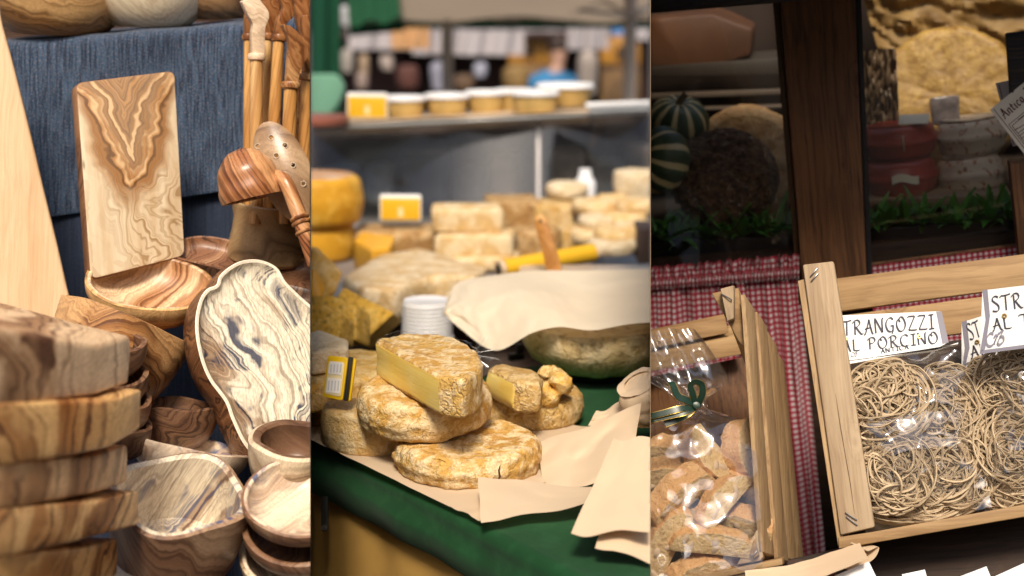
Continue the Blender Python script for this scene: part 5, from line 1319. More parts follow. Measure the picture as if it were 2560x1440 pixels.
for nm, box_pts, xs, ylo, lbs in (
    ('left', [(1560, 606), (1990, 590), (1997, 648), (1560, 662)], [1650, 1690, 1735, 1775, 1815, 1855, 1900, 1940, 1975], lambda x: 600 - .045 * (x - 1626), 'left'),
    ('right', [(2166, 572), (2700, 545), (2700, 606), (2172, 624)], [2185, 2225, 2265, 2310, 2350, 2395, 2440, 2480, 2525], lambda x: 570 - .05 * (x - 2166), 'right')):
    one('planter_trough', 'low black planter trough in the %s window' % nm, 'planter', rp(RF, box_pts, -.13, -.03, .003), plain('black_planter_%s' % nm, (.014, .016, .020), .35), None) .matrix_world = RF
    random.seed(5 if nm == 'left' else 6)
    for i, x in enumerate(xs):
        z = -.045 + random.uniform(-.012, .012)
        b = inplane(RF, [(x, ylo(x))], z)[0]
        t = thing('leafy_plant', 'plastic green leaf tuft in the %s window trough, %s from the %s' % (nm, ['first', 'second', 'third', 'fourth', 'fifth', 'sixth', 'seventh', 'eighth', 'ninth'][i], 'stall divider' if nm == 'left' else 'pillar'), 'plant', RF @ T(b[0], b[1], z), 'leaf tufts in the window troughs')
        for k in range(11):
            o = bpy.data.objects.new('leaf', leaf_proto[k % 3]); COL.objects.link(o); o.parent = t
            o.matrix_local = RX(-90) @ RZ(k * 360 / 11 + random.uniform(-25, 25)) @ RX(random.uniform(18, 66)) @ Matrix.Scale(random.uniform(.9, 1.45), 4)
            CUT.append((o, 'right'))

# --- in the right window
def rgold():
    t = NT('golden_rough_cheese_rind'); c = t.co()
    n = t.noise(c, 55, 5, .7); v = t.noise(c, 14, 3)
    base = t.mix(t.ramp(n, [(.35, 0), (.7, 1)]), (.26, .135, .025), (.56, .36, .09))  # golden rind, its warmth also standing in for the glow inside
    base = t.mix(t.ramp(v, [(.4, .35), (.7, 0)]), base, (.17, .09, .025))
    return t.done(t.bsdf(Base_Color=base, Roughness=.5, Normal=t.bump(n, .8, .004)))
one('big_cheese', 'big golden rough-rinded cheese wheel standing upright in the right window', 'cheese', wheel(mm(182, 2.72), .09, .05, .02, 110, .004, 30, 6), rgold(), AX(2372, 262, 2.76, e=80))
def crinkle_paper():
    t = NT('gold_lit_crinkled_paper'); c = t.co(); n = t.noise(c, 14, 4, .6, 1.0)
    base = t.mix(t.ramp(n, [(.35, 0), (.7, 1)]), (.13, .07, .02), (.30, .19, .065))  # gold put into the colour for the warm light in the window
    return t.done(t.bsdf(Base_Color=base, Roughness=.6, Specular_IOR_Level=.3, Normal=t.bump(n, .5, .006)))
M_crk = crinkle_paper()
def crk(pts, zz, amp, s, seed):
    q = inplane(RF, pts, zz)
    def f(u, v):
        a = Vector((*q[0], zz)).lerp(Vector((*q[1], zz)), u); b = Vector((*q[3], zz)).lerp(Vector((*q[2], zz)), u)
        p = a.lerp(b, v); k = Vector((u * 3, v * 2, seed))
        return p + Vector((0, 0, amp * (abs(noise.noise(k * s)) + .5 * abs(noise.noise(k * s * 2.3)) - .4)))
    return sheet(f, 50, 36)
one('crinkled_paper', 'crinkled wrapping paper, coloured as gold-lit, bunched above the big cheese', 'paper', crk([(2130, -100), (2760, -100), (2760, 190), (2200, 140)], -.46, .045, 2.0, 1), M_crk, RF, fix=False)
one('crinkled_paper', 'dull crinkled paper hanging left of the big cheese', 'paper', crk([(2146, 130), (2240, 120), (2250, 330), (2160, 360)], -.26, .03, 2.0, 2), plain('dull_crinkled_paper', (.18, .12, .07), .4, .3, 16, .5, 30, .004), RF, fix=False)
M_red = plain('red_waxed_cheese', (.32, .035, .018), .35, .25, 9, .2, 30)
M_spot = None
def spot_mat():
    t = NT('white_cheese_with_red_spots'); c = t.co()
    v = t.noise(c, 75, 3, .6); n = t.noise(c, 9, 3)
    base = t.mix(t.ramp(n, [(.35, 0), (.7, 1)]), (.58, .47, .34), (.70, .60, .46))
    base = t.mix(t.math('MULTIPLY', t.ramp(v, [(.57, 0), (.63, 1)]), .9), base, (.34, .10, .03))
    return t.done(t.bsdf(Base_Color=base, Roughness=.5, Normal=t.bump(v, .2, .002)))
M_spot = spot_mat()
M_card = plain('cream_card', (.75, .68, .52), .6, .05)
for px, py, r, h, mat, lb, grp in ((2252, 486, 97, 92, M_red, 'lower dark red waxed cheese with a pale label', 'waxed cheeses in the right window'), (2250, 394, 95, 88, M_red, 'upper dark red waxed cheese tied with string', 'waxed cheeses in the right window'),
                                   (2428, 482, 86, 98, M_spot, 'lower white cheese with red specks', 'specked cheeses in the right window'), (2432, 384, 88, 92, M_spot, 'upper white cheese with red specks', 'specked cheeses in the right window')):
    d = 2.60; t = thing('small_cheese', lb, 'cheese', AX(px, py, d, e=8, roll=-5), grp)
    H_ = mm(h, d)
    mk('cheese_body', wheel(mm(r, d) * .97, H_, .12, H_ * .36, 64, .0015, 16, int(px + py) % 17), mat, t)
    if 'string' in lb:
        R_ = mm(r, d) * .99
        mk('string', tube([Vector((R_ * 1.03 * cos(a) * .30, -R_ * abs(math.sqrt(max(0, 1 - (.3 * cos(a)) ** 2))) * (1.05 if 0 < k < 6 else .6), H_ * .5 + H_ * .52 * cos(pi * k / 6))) if False else Vector((R_ * .12, -R_ * 1.04 * sin(pi * k / 6) ** .5 if 0 < k < 6 else -R_ * .45, H_ * (.02 + .99 * (1 - k / 6)))) for k, a in enumerate([pi * j / 6 for j in range(7)])], .0012, 6), plain('pale_string', (.55, .42, .30), .8), t)
        mk('tag', xf(box(.052, .03, .0015, bev=.0004), T(.030, -R_ * .55, H_ + .007) @ RX(28) @ RZ(-8)), M_card, t)
    if 'label' in lb:
        R_ = mm(r, d)
        mk('label', sheet(lambda u, v: (R_ * 1.045 * sin(lerp(-.18, .46, u)), -R_ * 1.045 * cos(lerp(-.18, .46, u)), H_ * lerp(.42, .64, v) + .004 * sin(u * 5)), 10, 3), M_card, t, fix=False)
one('window_board', 'thin pale board under the red and specked cheeses', 'board', rp(RF, [(2168, 500), (2530, 486), (2532, 510), (2170, 524)], -.30, -.12, .002), plain('pale_window_board', (.28, .20, .13), .6), RF)
Mk_ = FF(2363, 275, 2.60, yaw=12, roll=4)
one('wrapped_wedge', 'small shiny film-wrapped wedge in front of the big cheese', 'cheese', rough(subdiv(prism(inplane(Mk_, [(2327, 244), (2398, 238), (2402, 306), (2334, 314)]), -.03, 0, .003), 3), .003, 50, 3), plain('shiny_wrapped_cheese', (.42, .36, .34), .12, .3, 30, .6, 40, .004, spec=.8), Mk_)
one('pine_sprig', 'dark green bottle-shaped sprig in the crinkled paper', 'sprig', rough(lathe([(0, 0), (.012, 0), (.020, .02), (.017, .04), (.010, .06), (.004, .075), (0, .078)], 24), .004, 60, 2), plain('dark_green_sprig', (.02, .035, .015), .7), AX(2458, 78, 2.78, e=4, roll=3))

# --- gingham curtains
def gingham():
    t = NT('red_gingham_cotton')
    uv = t.n('TexCoord', o=2)
    u = t.n('SeparateXYZ', {0: uv}, o=0); v = t.n('SeparateXYZ', {0: uv}, o=1)
    fu = t.math('LESS_THAN', t.math('FRACT', u), .5); fv = t.math('LESS_THAN', t.math('FRACT', v), .5)
    s = t.math('ADD', fu, fv)
    n = t.noise(t.co(kind='UV'), 3, 2)
    base = t.mix(t.ramp(s, [(.0, 0), (.9, 1)]), (.56, .52, .54), (.38, .07, .095))
    base = t.mix(t.math('GREATER_THAN', s, 1.5), base, (.25, .008, .024))
    base = t.mix(t.ramp(n, [(.3, .15), (.7, 0)]), base, (.2, .1, .1))
    h = t.n('TexWave', {'Vector': uv, 'Scale': 6.0, 'Distortion': .5})
    p = t.bsdf(Base_Color=base, Roughness=.9, Specular_IOR_Level=.1, Sheen_Weight=.15, Normal=t.bump(h, .15, .0006))
    return t.done(p)
M_ging = gingham()
def curtain(M, tl, tr, br, bl, nu, nv, amp, freq, cu, cv, seed, z=.012, th=.0008, narrow=0):
    q = [Vector((*p, 0)) for p in inplane(M, [tl, tr, br, bl], z)]
    def f(u, v):
        uu = u + .012 * sin(u * freq * 6.283 + seed) * 0
        a = q[0].lerp(q[1], uu); b = q[3].lerp(q[2], uu); p = a.lerp(b, v)
        am = amp * min(1, .25 + v * 3)
        ph = u * freq * 2 * pi + 1.3 * sin(u * 5 + seed) + .5 * sin(v * 4 + u * 7)
        nn = noise.noise(Vector((u * freq * 2.1 + .6 * v, v * 1.3, seed))) + .5 * noise.noise(Vector((u * freq * 5.3 + v, v * 2.0, seed + 4)))
        return Vector((p.x + .5 * am * noise.noise(Vector((u * freq * 2.1, v * 1.3, seed + 9))), p.y, z + am * (1.5 * nn + .25 * sin(ph))))
    V, Fc, uv = sheet(f, nu, nv)
    uv = [(a * cu, b * cv) for a, b in uv]
    return V, Fc, uv
cu_ = thing('gingham_curtain', 'red gingham curtain with a ruffled top under the left window', 'curtain', RF)
mk('drape', curtain(RF, (1540, 700), (1996, 672), (2075, 1480), (1560, 1520), 320, 60, .017, 8, 37, 60, 1), M_ging, cu_, fix=False)
def ruffle(u, v):
    a = inplane(RF, [(lerp(1540, 1998, u), lerp(676, 634, u))], .02)[0]; b = inplane(RF, [(lerp(1540, 1998, u), lerp(708, 670, u))], .02)[0]
    w = 1 - v
    jag = .005 * noise.noise(Vector((u * 30, 1, 0))) + .004 * noise.noise(Vector((u * 70, 2, 0)))
    return Vector((lerp(a[0], b[0], v) + .007 * w * noise.noise(Vector((u * 45, 5, v))), lerp(a[1] + jag, b[1], v), .022 + .016 * w * noise.noise(Vector((u * 55, 7, v * .6))) + .004 * sin(u * 120)))
V, Fc, uv = sheet(ruffle, 420, 12); mk('ruffle', (V, Fc, [(a * 44, b * 2.6) for a, b in uv]), M_ging, cu_, fix=False)
def band(u, v):
    a = inplane(RF, [(lerp(1540, 1998, u), lerp(704, 666, u))], .02)[0]; b = inplane(RF, [(lerp(1540, 1998, u), lerp(732, 696, u))], .02)[0]
    return Vector((lerp(a[0], b[0], v), lerp(a[1], b[1], v), .020 + .005 * sin(pi * v) + .0035 * sin(u * 260 + sin(u * 40)) ))
V, Fc, uv = sheet(band, 420, 8); mk('gathered_band', (V, Fc, [(a * 56, b * 2.0) for a, b in uv]), M_ging, cu_, fix=False)
cu2 = thing('gingham_curtain', 'red gingham curtain under the right window behind the pasta crate', 'curtain', RF)
mk('drape', curtain(RF, (2176, 664), (2700, 592), (2720, 900), (2190, 940), 220, 30, .005, 7, 37, 24, 4), M_ging, cu2, fix=False)
mk('curtain_rod', tube([Vector((*inplane(RF, [(2170, 662)], .01)[0], .01)), Vector((*inplane(RF, [(2700, 592)], .01)[0], .01))], .003, 8), W_old, cu2)

# --- dark boards and cards on the right
one('slate_board', 'blackened weathered board at the right edge beside the window', 'board', rp(RF, [(2516, 86), (2700, 66), (2712, 300), (2532, 300)], .03, .055, .003), W_black, RF)
one('brown_post', 'rough brown post below the business cards', 'post', rp(RF, [(2524, 408), (2700, 395), (2715, 660), (2550, 660)], .03, .07, .004), W_old, RF)

# ---- lettering: a broad-nibbed pen
GL = {'S': (.66, [[(.60, .90), (.42, 1.0), (.22, .93), (.16, .74), (.34, .56), (.52, .38), (.54, .14), (.36, 0), (.06, .05)]]),
      'T': (.74, [[(0, .86), (.10, .97), (.40, .97), (.78, 1.04)], [(.42, .97), (.38, .5), (.34, 0)]]),
      'R': (.78, [[(.20, .92), (.16, 0)], [(0, .80), (.2, .98), (.46, 1.0), (.58, .82), (.46, .62), (.22, .5)], [(.28, .52), (.48, .2), (.66, .02), (.80, .08)]]),
      'A': (.72, [[(-.02, -.02), (.10, .05), (.44, 1.0)], [(.42, 1.0), (.58, .10), (.70, 0)], [(.06, .34), (.56, .44)]]),
      'N': (.74, [[(.08, .96), (.08, 0)], [(.04, 1.0), (.16, .9), (.56, .03)], [(.58, .03), (.62, .9), (.74, 1.02)]]),
      'G': (.74, [[(.64, .86), (.44, 1.0), (.18, .84), (.06, .5), (.18, .12), (.42, .04), (.58, .2)], [(.40, .42), (.64, .46)], [(.60, .46), (.56, .1), (.46, -.12)]]),
      'O': (.78, [[(.36, .92), (.14, .78), (.05, .42), (.22, .03), (.52, .08), (.70, .46), (.58, .90), (.38, 1.0), (.26, .80), (.34, .66)]]),
      'Z': (.70, [[(.06, .90), (.16, .98), (.60, .98)], [(.60, .98), (.06, .04)], [(.06, .04), (.50, .02), (.68, .06)]]),
      'I': (.46, [[(.08, .96), (.46, 1.0)], [(.28, .97), (.22, .03)], [(.02, 0), (.42, .04)]]),
      'L': (.60, [[(.14, 1.0), (.10, .03)], [(.10, .03), (.44, .0), (.58, .08)]]),
      'P': (.70, [[(.20, .92), (.16, 0)], [(0, .78), (.2, .98), (.48, 1.0), (.60, .78), (.44, .54), (.20, .48)]]),
      'C': (.70, [[(.64, .84), (.44, 1.0), (.16, .84), (.05, .46), (.18, .08), (.44, 0), (.66, .12)]]),
      'B': (.66, [[(.18, 1.0), (.12, 0)], [(.04, .94), (.42, 1.0), (.50, .78), (.18, .54)], [(.18, .54), (.54, .46), (.50, .08), (.06, 0)]]),
      'n': (.48, [[(.10, .52), (.06, 0)], [(.08, .36), (.26, .54), (.38, .42), (.36, .02), (.44, .02)]]), 't': (.38, [[(.20, .78), (.14, .12), (.30, .02)], [(.02, .52), (.36, .54)]]),
      'i': (.26, [[(.12, .52), (.08, .04), (.20, .02)], [(.13, .70), (.15, .73)]]), 'c': (.42, [[(.36, .46), (.20, .53), (.05, .26), (.16, 0), (.38, .08)]]),
      'a': (.50, [[(.38, .50), (.16, .50), (.05, .2), (.18, 0), (.36, .24)], [(.38, .52), (.34, .06), (.46, .02)]]), 'o': (.48, [[(.22, .53), (.06, .32), (.12, .02), (.30, .02), (.40, .30), (.22, .53)]]),
      'e': (.44, [[(.06, .24), (.34, .34), (.24, .53), (.07, .32), (.14, .02), (.40, .08)]]), 'g': (.48, [[(.36, .48), (.14, .50), (.05, .24), (.18, .06), (.36, .26)], [(.38, .50), (.34, -.22), (.08, -.24)]])}
def strokes(lines, thick=.13, thin=.05, nib=35, z=0.0):
    V, Fc = [], []
    for ln in lines:
        p = [Vector((x, y)) for x, y in ln]
        if len(p) > 2: p = [Vector((v.x, v.y)) for v in smooth_poly([Vector((*q, 0)) for q in p], 5, False)]
        k = len(V); n = len(p)
        for i in range(n):
            t = (p[min(n - 1, i + 1)] - p[max(0, i - 1)]); an = math.atan2(t.y, t.x)
            w = thin + (thick - thin) * abs(sin(an - R(nib)))
            nn = Vector((-t.y, t.x)).normalized() * (w / 2)
            V += [Vector((*(p[i] + nn), z)), Vector((*(p[i] - nn), z))]
        Fc += [(k + 2 * i, k + 2 * i + 1, k + 2 * i + 3, k + 2 * i + 2) for i in range(n - 1)]
    return V, Fc
def write(parent, text, M, a, b, h, mat, thick=.14, z=.0006, shear=0.0, name='lettering', end=None, gap=.07):
    """write text from pixel a towards pixel b on the plane of M, letters h pixels high; one mesh for each word"""
    pa, pb = [Vector(q) for q in inplane(M, [a, b])]
    ux = (pb - pa).normalized(); uy = Vector((-ux.y, ux.x))
    d = (M.translation - CAM).dot(FWD); hh = mm(h, d)
    tot = sum(GL[c][0] + gap if c != ' ' else .5 for c in text)
    sx = (pb - pa).length / tot if end is None else hh
    x = 0.0; words = []; cur = []
    for c in text + ' ':
        if c == ' ':
            if cur: words.append(cur)
            cur = []; x += .5; continue
        w, ls = GL[c]
        for l in ls: cur.append([(x + q[0] + shear * q[1], q[1]) for q in l])
        x += w + gap
    for wd in words:
        V, Fc = strokes(wd, thick)
        V2 = [Vector((*(pa + ux * (v.x * sx) + uy * (v.y * hh)), z)) for v in V]
        mk(name, (V2, Fc), mat, parent, fix=False, smooth=False)
M_ink = plain('dark_slate_ink', (.035, .035, .055), .6, .05)
M_lab = plain('white_label_card', (.80, .80, .80), .5, .03, bump=.03); M_bord = plain('grey_violet_border', (.22, .21, .26), .55, .05, bump=.03)
M_red_ink = plain('wine_red_ink', (.13, .03, .03), .6, .05)
M_ccard = plain('cream_business_card', (.78, .74, .64), .5, .03, bump=.03)
Mc0 = FF(2540, 290, 2.30, roll=5, yaw=-15)
c0 = thing('business_card', 'greyish business card tucked behind the front one', 'card', Mc0, 'business cards on the dark post')
mk('card', prism(inplane(Mc0, [(2488, 208), (2640, 175), (2690, 340), (2532, 366)]), -.0012, 0), plain('grey_business_card', (.50, .46, .44), .6, .04), c0)
mk('printed_line', (lambda q: ([Vector((*p, .0004)) for p in q], [(0, 1, 2, 3)]))(inplane(Mc0, [(2496, 210), (2498, 209.5), (2536, 362), (2534, 362.5)])), M_red_ink, c0, fix=False)
Mc1 = FF(2560, 290, 2.27, yaw=-10)
c1 = thing('business_card', 'cream business card printed with red lettering and a drawing, in front', 'card', Mc1, 'business cards on the dark post')
c1c = mk('card', prism(inplane(Mc1, [(2475, 274), (2640, 142), (2735, 262), (2572, 400)]), -.0012, 0), M_ccard, c1)
write(c1c, 'Antica Bottega', Mc1, (2512, 297), (2640, 183), 26, M_red_ink, .17)
def pline(par, M, a, b, w, mat=M_red_ink):
    q = [Vector(p) for p in inplane(M, [a, b])]; n = Vector((-(q[1] - q[0]).y, (q[1] - q[0]).x)).normalized() * (mm(w, 2.27) / 2)
    mk('printed_line', ([Vector((*(q[0] + n), .0005)), Vector((*(q[0] - n), .0005)), Vector((*(q[1] - n), .0005)), Vector((*(q[1] + n), .0005))], [(0, 1, 2, 3)]), mat, par, fix=False)
for a, b in (((2484, 272), (2578, 392)), ((2522, 312), (2640, 216)), ((2522, 312), (2562, 362)), ((2530, 314), (2640, 225)), ((2530, 314), (2566, 360)), ((2540, 322), (2552, 318)), ((2536, 326), (2560, 312)), ((2544, 334), (2568, 316)), ((2548, 340), (2572, 322)), ((2552, 347), (2576, 330)), ((2545, 300), (2560, 288))): pline(c1c, Mc1, a, b, 1.6)

# --- pasta crate
CF = FF(2330, 1000, 1.98, yaw=0, lean=6, roll=7)
cr = thing('pasta_crate', 'pale wooden crate holding the bags of pasta', 'crate', CF)
DP = -.17
pst = mk('corner_post', rp(CF, [(2006, 661), (2084, 652), (2187, 1318), (2101, 1338)], -.02, .004, .003), W_crate, cr)
mk('end_slat', rp(CF, [(1994, 702), (2012, 697), (2108, 1340), (2095, 1366)], DP, -.004, .0015), W_crate3, cr)
mk('side_slat', rp(CF, [(2096, 1343), (2190, 1328), (2660, 1243), (2660, 1275), (2097, 1372)], -.012, 0, .0015), W_crate2, cr)
def back_slat(nm, pts, z0, z1, mat=W_crate2): mk(nm, rp(CF, pts, z0, z1, .0015), mat, cr)
back_slat('back_slat', [(2060, 700), (2660, 622), (2660, 702), (2070, 782)], DP - .012, DP)
back_slat('back_slat', [(2080, 792), (2660, 714), (2660, 800), (2090, 874)], DP - .012, DP)
back_slat('back_slat', [(2090, 890), (2660, 815), (2660, 1200), (2120, 1260)], DP - .012, DP, W_ledge)
q = inplane(CF, [(2100, 1345), (2660, 1250)], 0)
fl = [Vector((*q[0], -.002)), Vector((*q[1], -.002)), Vector((*q[1], DP)), Vector((*q[0], DP))]
mk('bottom_board', ([v - Vector((0, .006, 0)) for v in fl] + [v - Vector((0, .012, 0)) for v in fl], [(0, 1, 2, 3), (7, 6, 5, 4), (0, 4, 5, 1), (1, 5, 6, 2), (2, 6, 7, 3), (3, 7, 4, 0)]), W_crate2, cr)
def staple(par, M, a, b, z=.004, r=.0009):
    p, q_ = [Vector((*v, z)) for v in inplane(M, [a, b], z)]; up_ = Vector((0, 0, .002))
    mk('staple', tube([p - up_ * .8, p + up_ * .6, p.lerp(q_, .1) + up_, p.lerp(q_, .9) + up_, q_ + up_ * .6, q_ - up_ * .8], r, 6), M_stap, par)
for a, b in (((2026, 692), (2044, 671)), ((2028, 704), (2046, 683)), ((2114, 1282), (2142, 1300)), ((2116, 1292), (2143, 1313))): staple(pst, CF, a, b, .0045)
M_kn = plain('post_crack', (.12, .07, .04), .9)
mk('crack', tube([Vector((*p, .0042)) for p in inplane(CF, [(2089, 985), (2100, 1060), (2112, 1130), (2126, 1210), (2136, 1285)], .0042)], [.0002, .0006, .0005, .0006, .0002], 5), M_kn, pst)

# labels
def label_card(lb, M, pts, border, lines, logo=None, rivet=None):
    t = thing('paper_label', lb, 'label', M, 'printed header cards of the pasta bags')
    cd_ = mk('card', prism(inplane(M, pts), -.0008, 0), M_lab, t)
    for bpts in border: mk('border', prism(inplane(M, bpts, .0003), 0.0001, .0004), M_bord, cd_)
    for txt, a, b, h, th in lines: write(cd_, txt, M, a, b, h, M_ink, th, .0008)
    if logo:
        x, y, s, sl = logo
        base = [[(1.05, 1.0), (.6, 1.05), (.12, .7), (.1, .2), (.5, .02), (1.0, .2), (1.35, .6)], [(1.0, .1), (1.2, .45), (1.5, .75), (1.2, .8), (1.05, .6)], [(1.35, .05), (1.7, .5), (2.3, 1.15), (1.9, 1.0), (1.6, .9)], [(1.75, .62), (2.2, .62), (2.2, .25), (1.7, .02), (1.4, .12)]]
        o_ = Vector(inplane(M, [(x, y)])[0]); sc_ = mm(s, 1.98)
        V, Fc = strokes(base, .30, .10, 40)
        V = [Vector((o_.x + v.x * sc_ * .62, o_.y + v.y * sc_ + v.x * sc_ * sl, .0008)) for v in V]
        mk('emblem', (V, Fc), M_bord, cd_, fix=False, smooth=False)
    if rivet:
        for rv in rivet:
            q = inplane(M, [rv])[0]
            mk('eyelet', xf(lathe([(.0012, .0006), (.0016, .0022), (.0030, .0022), (.0036, .0006)], 18), T(q[0], q[1], 0)), MATS.get('gold_eyelet') or plain('gold_eyelet', (.55, .36, .12), .3, metal=.9), t)
    return t
L1 = FF(2230, 840, 2.06, lean=18, roll=3)
label_card('white header card reading strangozzi al porcino on the left pasta bag', L1, [(2070, 790), (2352, 778), (2366, 858), (2340, 872), (2100, 904)],
           [[(2340, 779), (2354, 778), (2372, 856), (2356, 860)]],
           [('STRANGOZZI', (2082, 842), (2340, 822), 38, .15), ('AL PORCINO', (2106, 880), (2350, 858), 30, .15), ('ANTICA', (2202, 884), (2274, 872), 11, .2)], (2128, 893, 11, .10), [(2298, 842), (2113, 848)])
mk('card_fold', rp(L1, [(2100, 906), (2340, 874), (2396, 856), (2394, 860), (2110, 912)], 0.004, .012, 0), M_lab, bpy.data.objects['paper_label'])
L2 = FF(2510, 800, 1.955, lean=4, roll=5)
label_card('white header card at the right edge above the second pasta bag', L2, [(2456, 726), (2760, 690), (2760, 845), (2450, 884)],
           [[(2456, 725), (2469, 724), (2475, 790), (2463, 872), (2449, 885), (2464, 800)], [(2450, 876), (2760, 836), (2760, 845), (2450, 885)]],
           [('STRANGOZZI', (2480, 780), (2745, 745), 38, .14), ('AL T', (2482, 827), (2580, 812), 30, .14)], (2466, 868, 30, .06), [(2511, 790)])
L3 = FF(2440, 870, 2.09, lean=0, yaw=-10, roll=6)
label_card('shaded header card behind, partly hidden by the front card', L3, [(2404, 806), (2500, 776), (2500, 925), (2404, 950)],
           [[(2404, 805), (2417, 800), (2424, 870), (2410, 930), (2402, 950), (2412, 870)]],
           [('ST', (2424, 850), (2458, 840), 40, .14), ('AL', (2428, 896), (2476, 884), 30, .14)], (2410, 940, 28, .12), [(2443, 855)])

# pasta
def pasta_mat():
    t = NT('dried_wheat_pasta'); c = t.co(); n = t.noise(c, 60, 3)
    base = t.mix(t.ramp(n, [(.3, 0), (.7, 1)]), (.44, .33, .21), (.56, .44, .29))
    return t.done(t.bsdf(Base_Color=base, Roughness=.7, Specular_IOR_Level=.2))
M_pasta = pasta_mat()
def nest(rx, ry, n, seed, dz=.032, w=.0019):
    rnd = random.Random(seed); V, Fc = [], []
    lobes = [(rnd.uniform(-.6, .6), rnd.uniform(-.6, .6)) for _ in range(6)]
    for s in range(n):
        lx, ly = rnd.choice(lobes); r = rnd.uniform(.35, 1.05); el = rnd.uniform(.30, .95); tilt = rnd.uniform(0, 3.14)
        a0 = rnd.uniform(0, 6.28); ln = rnd.uniform(2.2, 6.6); sgn = rnd.choice((-1, 1))
        k1 = max(0, 1 - r); lx *= k1 * 1.9; ly *= k1 * 1.9
        z0 = rnd.uniform(-.5, .5) * dz; ph = rnd.uniform(0, 6); ta = rnd.uniform(-1, 1); tb = rnd.uniform(-1, 1)
        pts = []; m = 34; ct, st = cos(tilt), sin(tilt)
        for k in range(m):
            t = k / (m - 1); an = a0 + sgn * ln * t
            rr = r * (1 + .27 * sin(an * 1.0 + ph) + .13 * sin(an * 2.3 + ph * 2)) * (1 - .45 * max(0, t - .75) / .25)
            ex, ey = rr * cos(an), rr * el * sin(an)
            x = lx + ex * ct - ey * st; y = ly + ex * st + ey * ct
            q = math.hypot(x, y)
            if q > 1.08: x, y = x / q * 1.08, y / q * 1.08
            z = z0 + dz * .3 * sin(an * 1.3 + ph) + dz * .5 * (1 - min(1, q * q)) + dz * .35 * (ta * x + tb * y)
            pts.append((x * rx, y * ry, z))
        v, f = tube(pts, w * rnd.uniform(.8, 1.2), 4, .5, twist=rnd.uniform(-.06, .06))
        k0 = len(V); V += v; Fc += [tuple(i + k0 for i in q) for q in f]
    return V, Fc
NS = [(2218, 1005, 108, 100, 2.035, 'round nest of pasta at the top left of the left bag'), (2372, 1040, 96, 124, 2.045, 'tall nest of pasta at the top right of the left bag'), (2222, 1180, 104, 100, 2.02, 'nest of pasta at the lower left of the left bag'),
      (2364, 1185, 108, 100, 2.02, 'nest of pasta at the lower right of the left bag'), (2285, 1262, 118, 44, 2.03, 'flattened nest of pasta along the bottom of the left bag'), (2300, 1110, 90, 80, 2.075, 'nest of pasta behind, in the middle of the left bag'),
      (2552, 955, 102, 92, 2.02, 'nest of pasta at the top of the right bag'), (2555, 1110, 106, 100, 2.00, 'coiled nest of pasta in the middle of the right bag'), (2540, 1225, 92, 50, 2.0, 'nest of pasta at the bottom of the right bag'), (2460, 960, 40, 60, 2.10, 'dim nest of pasta behind the shaded card')]
for i, (x, y, rx, ry, d, lb) in enumerate(NS):
    M = FF(x, y, d, lean=6, roll=7)
    o = one('pasta_nest', lb, 'pasta', nest(mm(rx, d), mm(ry, d), int(165 + rx * .7), 40 + i), M_pasta, M, 'nests of pasta in the bags', fix=False)

# cellophane
M_cello = film_mat('clear_cellophane', 1.5, .05, (.98, .98, .98), 2.6, .014)
def bag_sheet(M, pts, bulge, amp, s, seed, nu=70, nv=80, ex=2.5):
    """crumpled front skin of a bag: pts = pixel corners TL TR BR BL on the plane of M"""
    q = [Vector((*p, 0)) for p in inplane(M, pts)]
    def f(u, v):
        p = q[0].lerp(q[1], u).lerp(q[3].lerp(q[2], u), v)
        b = bulge * (1 - abs(2 * u - 1) ** ex) * (1 - abs(2 * v - 1) ** ex)
        k = Vector((p.x * 9, p.y * 9, seed))
        cr_ = noise.voronoi(k * s * 1.6)[0][0] * .8 + .35 * noise.voronoi(k * s * 4.1)[0][0] + .3 * abs(noise.noise(k * s))
        return p + Vector((0, 0, b + amp * (cr_ - .4)))
    return sheet(f, nu, nv)
pb = thing('pasta_bag', 'clear cellophane bag of the left pasta nests', 'bag', FF(2290, 1100, 2.03, lean=6, roll=7))
mk('film', bag_sheet(pb.matrix_world, [(2112, 890), (2405, 880), (2478, 1270), (2165, 1335)], .040, .042, .75, 3), M_cello, pb, fix=False)
pb2 = thing('pasta_bag', 'clear cellophane bag of the right pasta nests at the picture edge', 'bag', FF(2540, 1080, 2.01, lean=6, roll=7))
mk('film', bag_sheet(pb2.matrix_world, [(2452, 880), (2700, 850), (2720, 1240), (2462, 1288)], .042, .042, .75, 8), M_cello, pb2, fix=False)

# --- biscuit crate
BF = FF(1800, 1080, 2.03, lean=6, roll=6)
bc = thing('biscuit_crate', 'pale wooden crate holding the almond biscuits, its slatted end turned to the viewer', 'crate', BF)
bi = BF.inverted()
def hexa(front, back):
    V = [bi @ P(*p) for p in front] + [bi @ P(*p) for p in back]
    return bevelled((V, [(0, 1, 2, 3), (7, 6, 5, 4), (0, 4, 5, 1), (1, 5, 6, 2), (2, 6, 7, 3), (3, 7, 4, 0)]), .0012, 2)
for (xa, ya, xb, yb, dd, wt, wb) in ((1851, 737, 1896, 1384, 1.985, 11, 13), (1884, 780, 1935, 1398, 2.03, 9, 11), (1911, 830, 1958, 1398, 2.075, 8, 9), (1929, 870, 1976, 1396, 2.12, 7, 8)):
    mk('end_slat', hexa([(xa, ya, dd), (xa + wt, ya - 2, dd), (xb + wb, yb - 4, dd), (xb, yb, dd)],
                        [(xa + 24, ya + 38, dd + .042), (xa + wt + 25, ya + 36, dd + .042), (xb + wb + 26, yb + 6, dd + .042), (xb + 26, yb + 10, dd + .042)]), W_crate3, bc)
mk('corner_post', hexa([(1779, 733, 2.01), (1846, 719, 2.0), (1862, 868, 2.0), (1848, 855, 2.005)], [(1800, 745, 2.07), (1866, 760, 2.06), (1880, 940, 2.06), (1870, 930, 2.07)]), W_crate2, bc)
